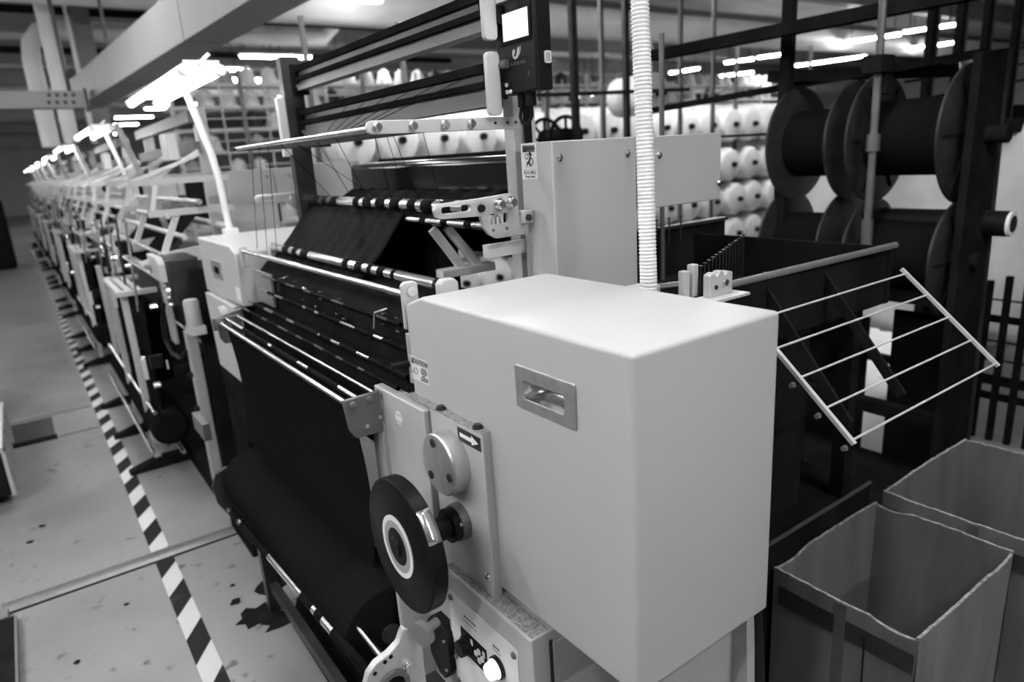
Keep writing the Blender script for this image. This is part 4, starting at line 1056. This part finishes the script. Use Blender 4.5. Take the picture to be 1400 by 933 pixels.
# ================================================================== overhead
# grey girder along the row, with cross girder on hangers
a, b_ = onz(126, 146, 2.42), onz(352, 18, 2.42)
d = (b_ - a).normalized()
def girder(name, label, p, q, w, h, m_):
    t = thing(name, label, 'girder', p)
    obj('box_section', MB().bar(p + Vector((0, 0, h / 2)), q + Vector((0, 0, h / 2)), w, h), m_, t, bevel=.004)
    dd = (q - p).normalized(); s = dd.cross(Vector((0, 0, 1)))
    for k in range(1, 4):
        c = p.lerp(q, k / 4)
        obj('seam_plate', MB().bar(c - dd * .01 + Vector((0, 0, h / 2)), c + dd * .01 + Vector((0, 0, h / 2)), w + .006, h + .006), m_, t)
    return t, s
g1, s1 = girder('girder', 'long grey box girder running over the machine row', a - d * .2, a + d * 9, .26, .30, BEAM)
for k in range(4):
    c = onz(278 + k * 5, 30 - k * 3.2, 2.55)
    side = (d.cross(Vector((0, 0, 1)))).normalized()
    # bolt holes on the side of the girder that faces the aisle
    base = a + d * (7.0 + k * .05) + Vector((0, 0, .2))
    sgn = -1 if side.x > 0 else 1
    obj('bolt_hole', MB().cyl(base + side * sgn * .1295, base + side * sgn * .1325, .014, seg=12), INK, g1)
for k in range(3):
    c = a + d * (1.5 + k * 3)
    obj('hanger_rod', MB().cyl(c + Vector((0, 0, .3)), c + Vector((0, 0, CZ - 2.42)), .015, seg=8), DARK, g1)
# cross girder over the aisle with eight bolt holes
GY = 8.2
p1, p2 = ony(0, 122, GY), ony(128, 124, GY); p3 = ony(128, 147, GY)
g2 = thing('cross_girder', 'grey cross girder with eight bolt holes reaching out over the aisle', 'girder', (p2.x - 1, GY, p3.z))
obj('box_section', MB().box(-3.0, p2.x - .07, GY, GY + .16, p3.z, p2.z), BEAM_D, g2, bevel=.004)
for i in range(4):
    for j in range(2):
        q = ony(67 + i * 11.2, 130 + j * 10, GY)
        obj('bolt_hole', MB().cyl((q.x, GY - .002, q.z), (q.x, GY + .004, q.z), .018, seg=12), INK, g2)
for x in (-2.5, p2.x - .2):
    obj('hanger_rod', MB().cyl((x, GY + .08, p2.z), (x, GY + .08, CZ), .02, seg=8), DARK, g2)
obj('splice_plate', MB().box(p2.x - .09, p2.x - .06, GY - .02, GY + .18, p3.z - .03, p2.z + .02), DARK, g2)
# column with pipes
CYY = 11.0
def vpipe(name, label, pxa, pxb, y, z0, m_, cat, rnd=True):
    a_, c_ = ony(pxa, 60, y), ony(pxb, 60, y)
    t = thing(name, label, cat, ((a_.x + c_.x) / 2, y, z0))
    r = (c_.x - a_.x) / 2
    if rnd: obj('pipe_wall', MB().cyl(((a_.x + c_.x) / 2, y, z0), ((a_.x + c_.x) / 2, y, CZ), r, seg=20), m_, t)
    else: obj('shaft', MB().box(a_.x, c_.x, y, y + .25, z0, CZ), m_, t, bevel=.005)
    for z in (2.7, 3.3, 3.9):
        obj('clamp', MB().cyl(((a_.x + c_.x) / 2, y, z), ((a_.x + c_.x) / 2, y, z + .04), r * 1.06, seg=20) if rnd else MB().box(a_.x - .01, c_.x + .01, y - .01, y + .26, z, z + .04), m_, t)
    return t
vpipe('drop_shaft', 'square grey shaft dropping from the ceiling behind the cross girder', 105, 130, CYY, 2.1, BEAM, 'shaft', False)
vpipe('down_pipe', 'broad white down pipe beside the grey square shaft', 57, 80, CYY - .6, 2.1, DUCT, 'pipe')
vpipe('thin_pipe', 'thin white pipe fixed against the grey square shaft', 96, 102, CYY - .2, 2.1, DUCT, 'pipe')
q0, q1, q2 = ony(45, 115, CYY + .5), ony(38, 60, CYY + .5), ony(50, 45, CYY + .5)
q3 = ony(160, 52, CYY + .5)
ep_ = obj('elbow_pipe', MB().tube([Vector((q1.x, CYY + .5, 2.1)), Vector((q1.x, CYY + .5, q1.z - .2)), Vector((q1.x + .03, CYY + .5, q1.z)), Vector((q1.x + .15, CYY + .5, q1.z + .16)), Vector((q1.x + .35, CYY + .5, q1.z + .2)), Vector((q3.x + 3, CYY + .5, q1.z + .2)), Vector((q3.x + 3.2, CYY + .5, q1.z + .4)), Vector((q3.x + 3.2, CYY + .5, CZ))], .11, 14), DUCT)
tag(ep_, 'pale elbow pipe turning level behind the white down pipe', 'pipe')
# dark ceiling conduits and pale ducts
for i, (pp, z, r, m_, lb_) in enumerate((((140, 18), 3.75, .05, BLACK_M, 'thin black ceiling conduit above the girder, higher of two'),
                                         ((140, 71), 3.75, .055, BLACK_M, 'thin black ceiling conduit above the girder, lower of two'),
                                         ((620, 22), 3.72, .16, DUCT, 'pale round air duct under the ceiling behind the thread beams'),
                                         ((820, 33), 3.55, .24, DUCT, 'large white round air duct crossing behind the corrugated hose'),
                                         ((500, 120), 3.3, .16, DUCT, 'pale air duct far behind the lower thread beam'))):
    c = onz(*pp, z)
    x0_, x1_ = (-6, c.x + 7) if i < 2 else (c.x - 6, 30)
    t = obj('ceiling_pipe', MB().cyl((x0_, c.y, z), (x1_, c.y, z), r, seg=16), m_)
    tag(t, lb_, 'ceiling pipe')
# purlins of the ceiling
for k, y in enumerate((7.5, 10.5, 13.5, 17, 21, 26, 32, 39)):
    t = obj('roof_beam', MB().prism([(y - .1, CZ), (y - .1, CZ - .05), (y - .02, CZ - .06), (y - .02, CZ - .36), (y - .1, CZ - .38), (y - .1, CZ - .42), (y + .1, CZ - .42), (y + .1, CZ - .38), (y + .02, CZ - .36), (y + .02, CZ - .06), (y + .1, CZ - .05), (y + .1, CZ)], 'x', X0, X1), BEAM)
    t['kind'] = 'structure'; t.name = 'trim_%d' % (k + 1)

# ---- ceiling lights; the ones in view, then unseen ones added to brighten the scene
ZL = 3.45
LG = 'fluorescent ceiling lights of the hall, with unseen ones added'
def ceiling_light(a_, b_, label):
    c = (a_ + b_) / 2
    t = thing('ceiling_light', label, 'ceiling light', c, LG)
    dd = (b_ - a_).normalized()
    obj('tube', MB().bar(a_, b_, .10, .03), TUBE, t)
    obj('housing', MB().bar(a_ + Vector((0, 0, .035)) - dd * .03, b_ + Vector((0, 0, .035)) + dd * .03, .16, .035), WHITE, t)
    for q in (a_.lerp(b_, .1), a_.lerp(b_, .9)):
        obj('suspension', MB().cyl(q + Vector((0, 0, .05)), Vector((q.x, q.y, CZ)), .008, seg=6), DARK, t)
    return t
L_ROW = 'lit fluorescent ceiling light running across the machine row'
L_COL = 'lit fluorescent ceiling light running the same way as the aisle'
across = [((330, 77), (376, 78)), ((379, 78), (424, 79)), ((289, 95), (337, 96)), ((317, 109), (373, 109)), ((369, 131), (409, 131)), ((459, 81), (480, 81)), ((510, 57), (541, 56)), ((487, -1), (525, -1)),
          ((283, 124), (311, 124)), ((244, 143), (283, 143)), ((212, 143), (240, 143)), ((199, 149), (227, 149)), ((158, 161), (206, 161)), ((156, 171), (186, 171)), ((135, 184), (159, 183))]
for p0, p1 in across:
    a_, b_ = onz(*p0, ZL), onz(*p1, ZL)
    b_ = Vector((b_.x, a_.y, ZL)) if abs(b_.y - a_.y) < 2 else b_
    ceiling_light(a_, b_, L_ROW)
along = [((992, 86), (1029, 81)), ((1037, 79), (1080, 73)), ((979, 105), (1029, 99)), ((917, 100), (954, 94)), ((1089, 90), (1183, 77)), ((1157, 58), (1230, 47)), ((1237, 44), (1305, 34)), ((1241, 67), (1309, 58)),
         ((769, 124), (804, 119)), ((808, 117), (832, 112)), ((769, 137), (793, 134)), ((810, 130), (829, 127))]
for p0, p1 in along:
    a_, b_ = onz(*p0, ZL), onz(*p1, ZL)
    ceiling_light(a_, b_, L_COL)
for x, y in [(-2.0, -.2), (-2.0, 1.2), (-2.0, 2.6), (1.2, -3.6), (1.2, -1.3), (1.2, 1.0)] + [(x_, 5.3) for x_ in (-2.6, .3, 3.6, 6.9, 10.2)] + [(-2.6, y_) for y_ in (8.5, 12, 16, 20, 25, 31)]:  # unseen fixtures, placed to brighten the machine, creel and aisle floor
    if True:
        ceiling_light(Vector((x - .6, y, ZL)), Vector((x + .6, y, ZL)), L_ROW)  # added unseen lights, sharing the label of the row in view

# ================================================================== yarn creels behind
CY = 6.0
ck = thing('package_creel', 'long pale creel rack of film-wrapped white yarn packages behind the machine', 'creel', (6, CY + .2, 0))
rows = [1.82, 1.30, .83, .36]
for z in rows:
    obj('shelf_rail', MB().box(2.35, 10.2, CY + .22, CY + .25, z - .235, z - .215), SATIN, ck)
for x in (2.35, 3.3, 5.0, 6.7, 8.4, 10.17):
    obj('upright', MB().box(x, x + .04, CY + .25, CY + .29, 0, 2.9), SATIN, ck)
obj('film_backing', MB().grid(lambda u, v: (2.35 + 7.85 * u, CY + .34 + .03 * math.sin(u * 120) + .03 * math.sin(u * 47 + v * 9), .1 + 2.0 * v), 160, 8), FILM, ck, solid=.003)
pk = None
for ri, z in enumerate(rows):
    for i in range(17):
        x = 2.65 + .452 * i + (.1 if z < 1 else 0)
        if pk is None:
            pk = thing('yarn_package', 'white yarn package with black core in the top row of the pale creel', 'yarn package', (x, CY, z), 'white yarn packages on the creel')
            obj('wound_yarn', MB().lathe((x, CY + .02, z), (x, CY + .24, z), [(0, .12), (.1, .19), (.35, .222), (1, .224)], 24), YARN_W, pk)
            obj('core', MB().lathe((x, CY - .03, z), (x, CY + .05, z), [(0, .034), (1, .036)], 14), BLACK, pk)
        else:
            copy_tree(pk, None, (x + random.uniform(-.02, .02), CY + random.uniform(-.02, .02), z))['label'] = 'white yarn package with black core in the %s row of the pale creel' % ('top', 'second', 'third', 'bottom')[ri]

CY2 = 10.5
c2 = thing('storage_rack', 'tall pale storage rack with many shelves far behind the thread beams', 'rack', (8, CY2, 0))
zr = [.5, .85, 1.2, 1.55, 1.9, 2.2, 2.5, 2.8]
for z in zr:
    obj('shelf', MB().box(2.0, 16.0, CY2, CY2 + .5, z - .02, z + .02), WHITE_P, c2)
for k in range(16):
    x = 2.0 + k * .93
    obj('upright', MB().box(x, x + .05, CY2 - .03, CY2 + .02, 0, 3.0), BEAM if k % 2 else WHITE_P, c2)
for k in range(42):
    if k % 3: obj('divider', MB().box(2.2 + k * .31 - .165, 2.2 + k * .31 - .145, CY2 - .02, CY2, .5, 2.9), WHITE_P, c2)
for z in zr[:-1]:
    obj('shelf_wire', MB().box(2.0, 16.0, CY2 - .03, CY2 - .01, z + .14, z + .155), WHITE_P, c2)
pb = None
for z in zr:
    for k in range(44):
        if random.random() < .22: continue
        x = 2.2 + k * .31
        m_ = random.choice((YARN_W, YARN_W, DARK, PAINT2))
        key = m_.name
        if pb is None: pb = {}
        if key not in pb:
            o = obj('stored_cone', MB().lathe((x, CY2 + .2, z + .02), (x, CY2 + .2, z + .26), [(0, .12), (.06, .13), (.85, .085), (.9, .04), (1, .035)], 14), m_)
            tag(o, {'white_yarn': 'white yarn cone standing on the tall storage rack', 'dark_steel': 'dark yarn cone standing on the tall storage rack', 'grey_enamel_dull': 'grey yarn cone standing on the tall storage rack'}[key], 'yarn cone', {'white_yarn': 'white cones on the tall rack', 'dark_steel': 'dark cones on the tall rack', 'grey_enamel_dull': 'grey cones on the tall rack'}[key])
            pb[key] = o
        else:
            copy_tree(pb[key], None, (x, CY2 + .2, z + .02))

# white beam roll and dark spool behind the hose
q = ony(893, 128, 4.6)
wr = thing('white_yarn_roll', 'big white wound roll hanging behind the corrugated hose', 'yarn roll', (q.x, 4.6, q.z - .2))
obj('wound_yarn', MB().lathe((q.x, 4.55, q.z), (q.x, 5.05, q.z), [(0, .15), (.04, .18), (.96, .18), (1, .15)], 36), YARN_W, wr)
obj('core', MB().cyl((q.x, 4.45, q.z), (q.x, 5.15, q.z), .03, seg=14), BLACK, wr)
q = ony(775, 188, 4.0)
ds = thing('dark_spool', 'dark spoked spool just above the grey column cover', 'spool', (q.x, 4.0, q.z - .17))
for yy in (4.0, 4.25):
    fl = obj('spoked_flange', MB().ring([(q.x + .16 * math.cos(a_ * math.pi / 16), q.z + .16 * math.sin(a_ * math.pi / 16)) for a_ in range(32)], [(q.x + .135 * math.cos(a_ * math.pi / 16), q.z + .135 * math.sin(a_ * math.pi / 16)) for a_ in range(32)], 'y', yy, yy + .015), BLACK_M, ds)
    for k in range(8):
        obj('spoke', MB().bar((q.x, yy + .007, q.z), (q.x + .14 * math.cos(k * math.pi / 4), yy + .007, q.z + .14 * math.sin(k * math.pi / 4)), .02, .01, (0, 1, 0)), BLACK_M, fl)
obj('barrel', MB().cyl((q.x, 4.0, q.z), (q.x, 4.265, q.z), .07, seg=20), BLACK_M, ds)
sr = thing('roll_stand', 'dark steel frame holding the white roll and the dark spool', 'stand', (3.9, 4.4, 0))
for px_, y in ((856, 4.42), (785, 3.95)):
    c = ony(px_, 100, y)
    obj('upright', MB().box(c.x - .025, c.x + .025, y - .02, y + .02, 0, 3.4), DARK, sr)
for px_, y in ((823, 4.9), (745, 5.2), (930, 5.0), (975, 5.2)):
    c = ony(px_, 100, y)
    obj('upright', MB().box(c.x - .018, c.x + .018, y - .018, y + .018, 0, 3.4), SATIN, sr)
c0, c1 = ony(740, 85, 4.42), ony(900, 60, 4.42)
obj('cross_bar', MB().bar((c0.x - .5, 4.42, 2.05), (c1.x + .4, 4.42, 2.1), .03, .03), DARK, sr)
obj('cross_bar', MB().bar((c0.x - .5, 4.5, 1.55), (c1.x + .4, 4.5, 1.6), .03, .03), SATIN, sr)
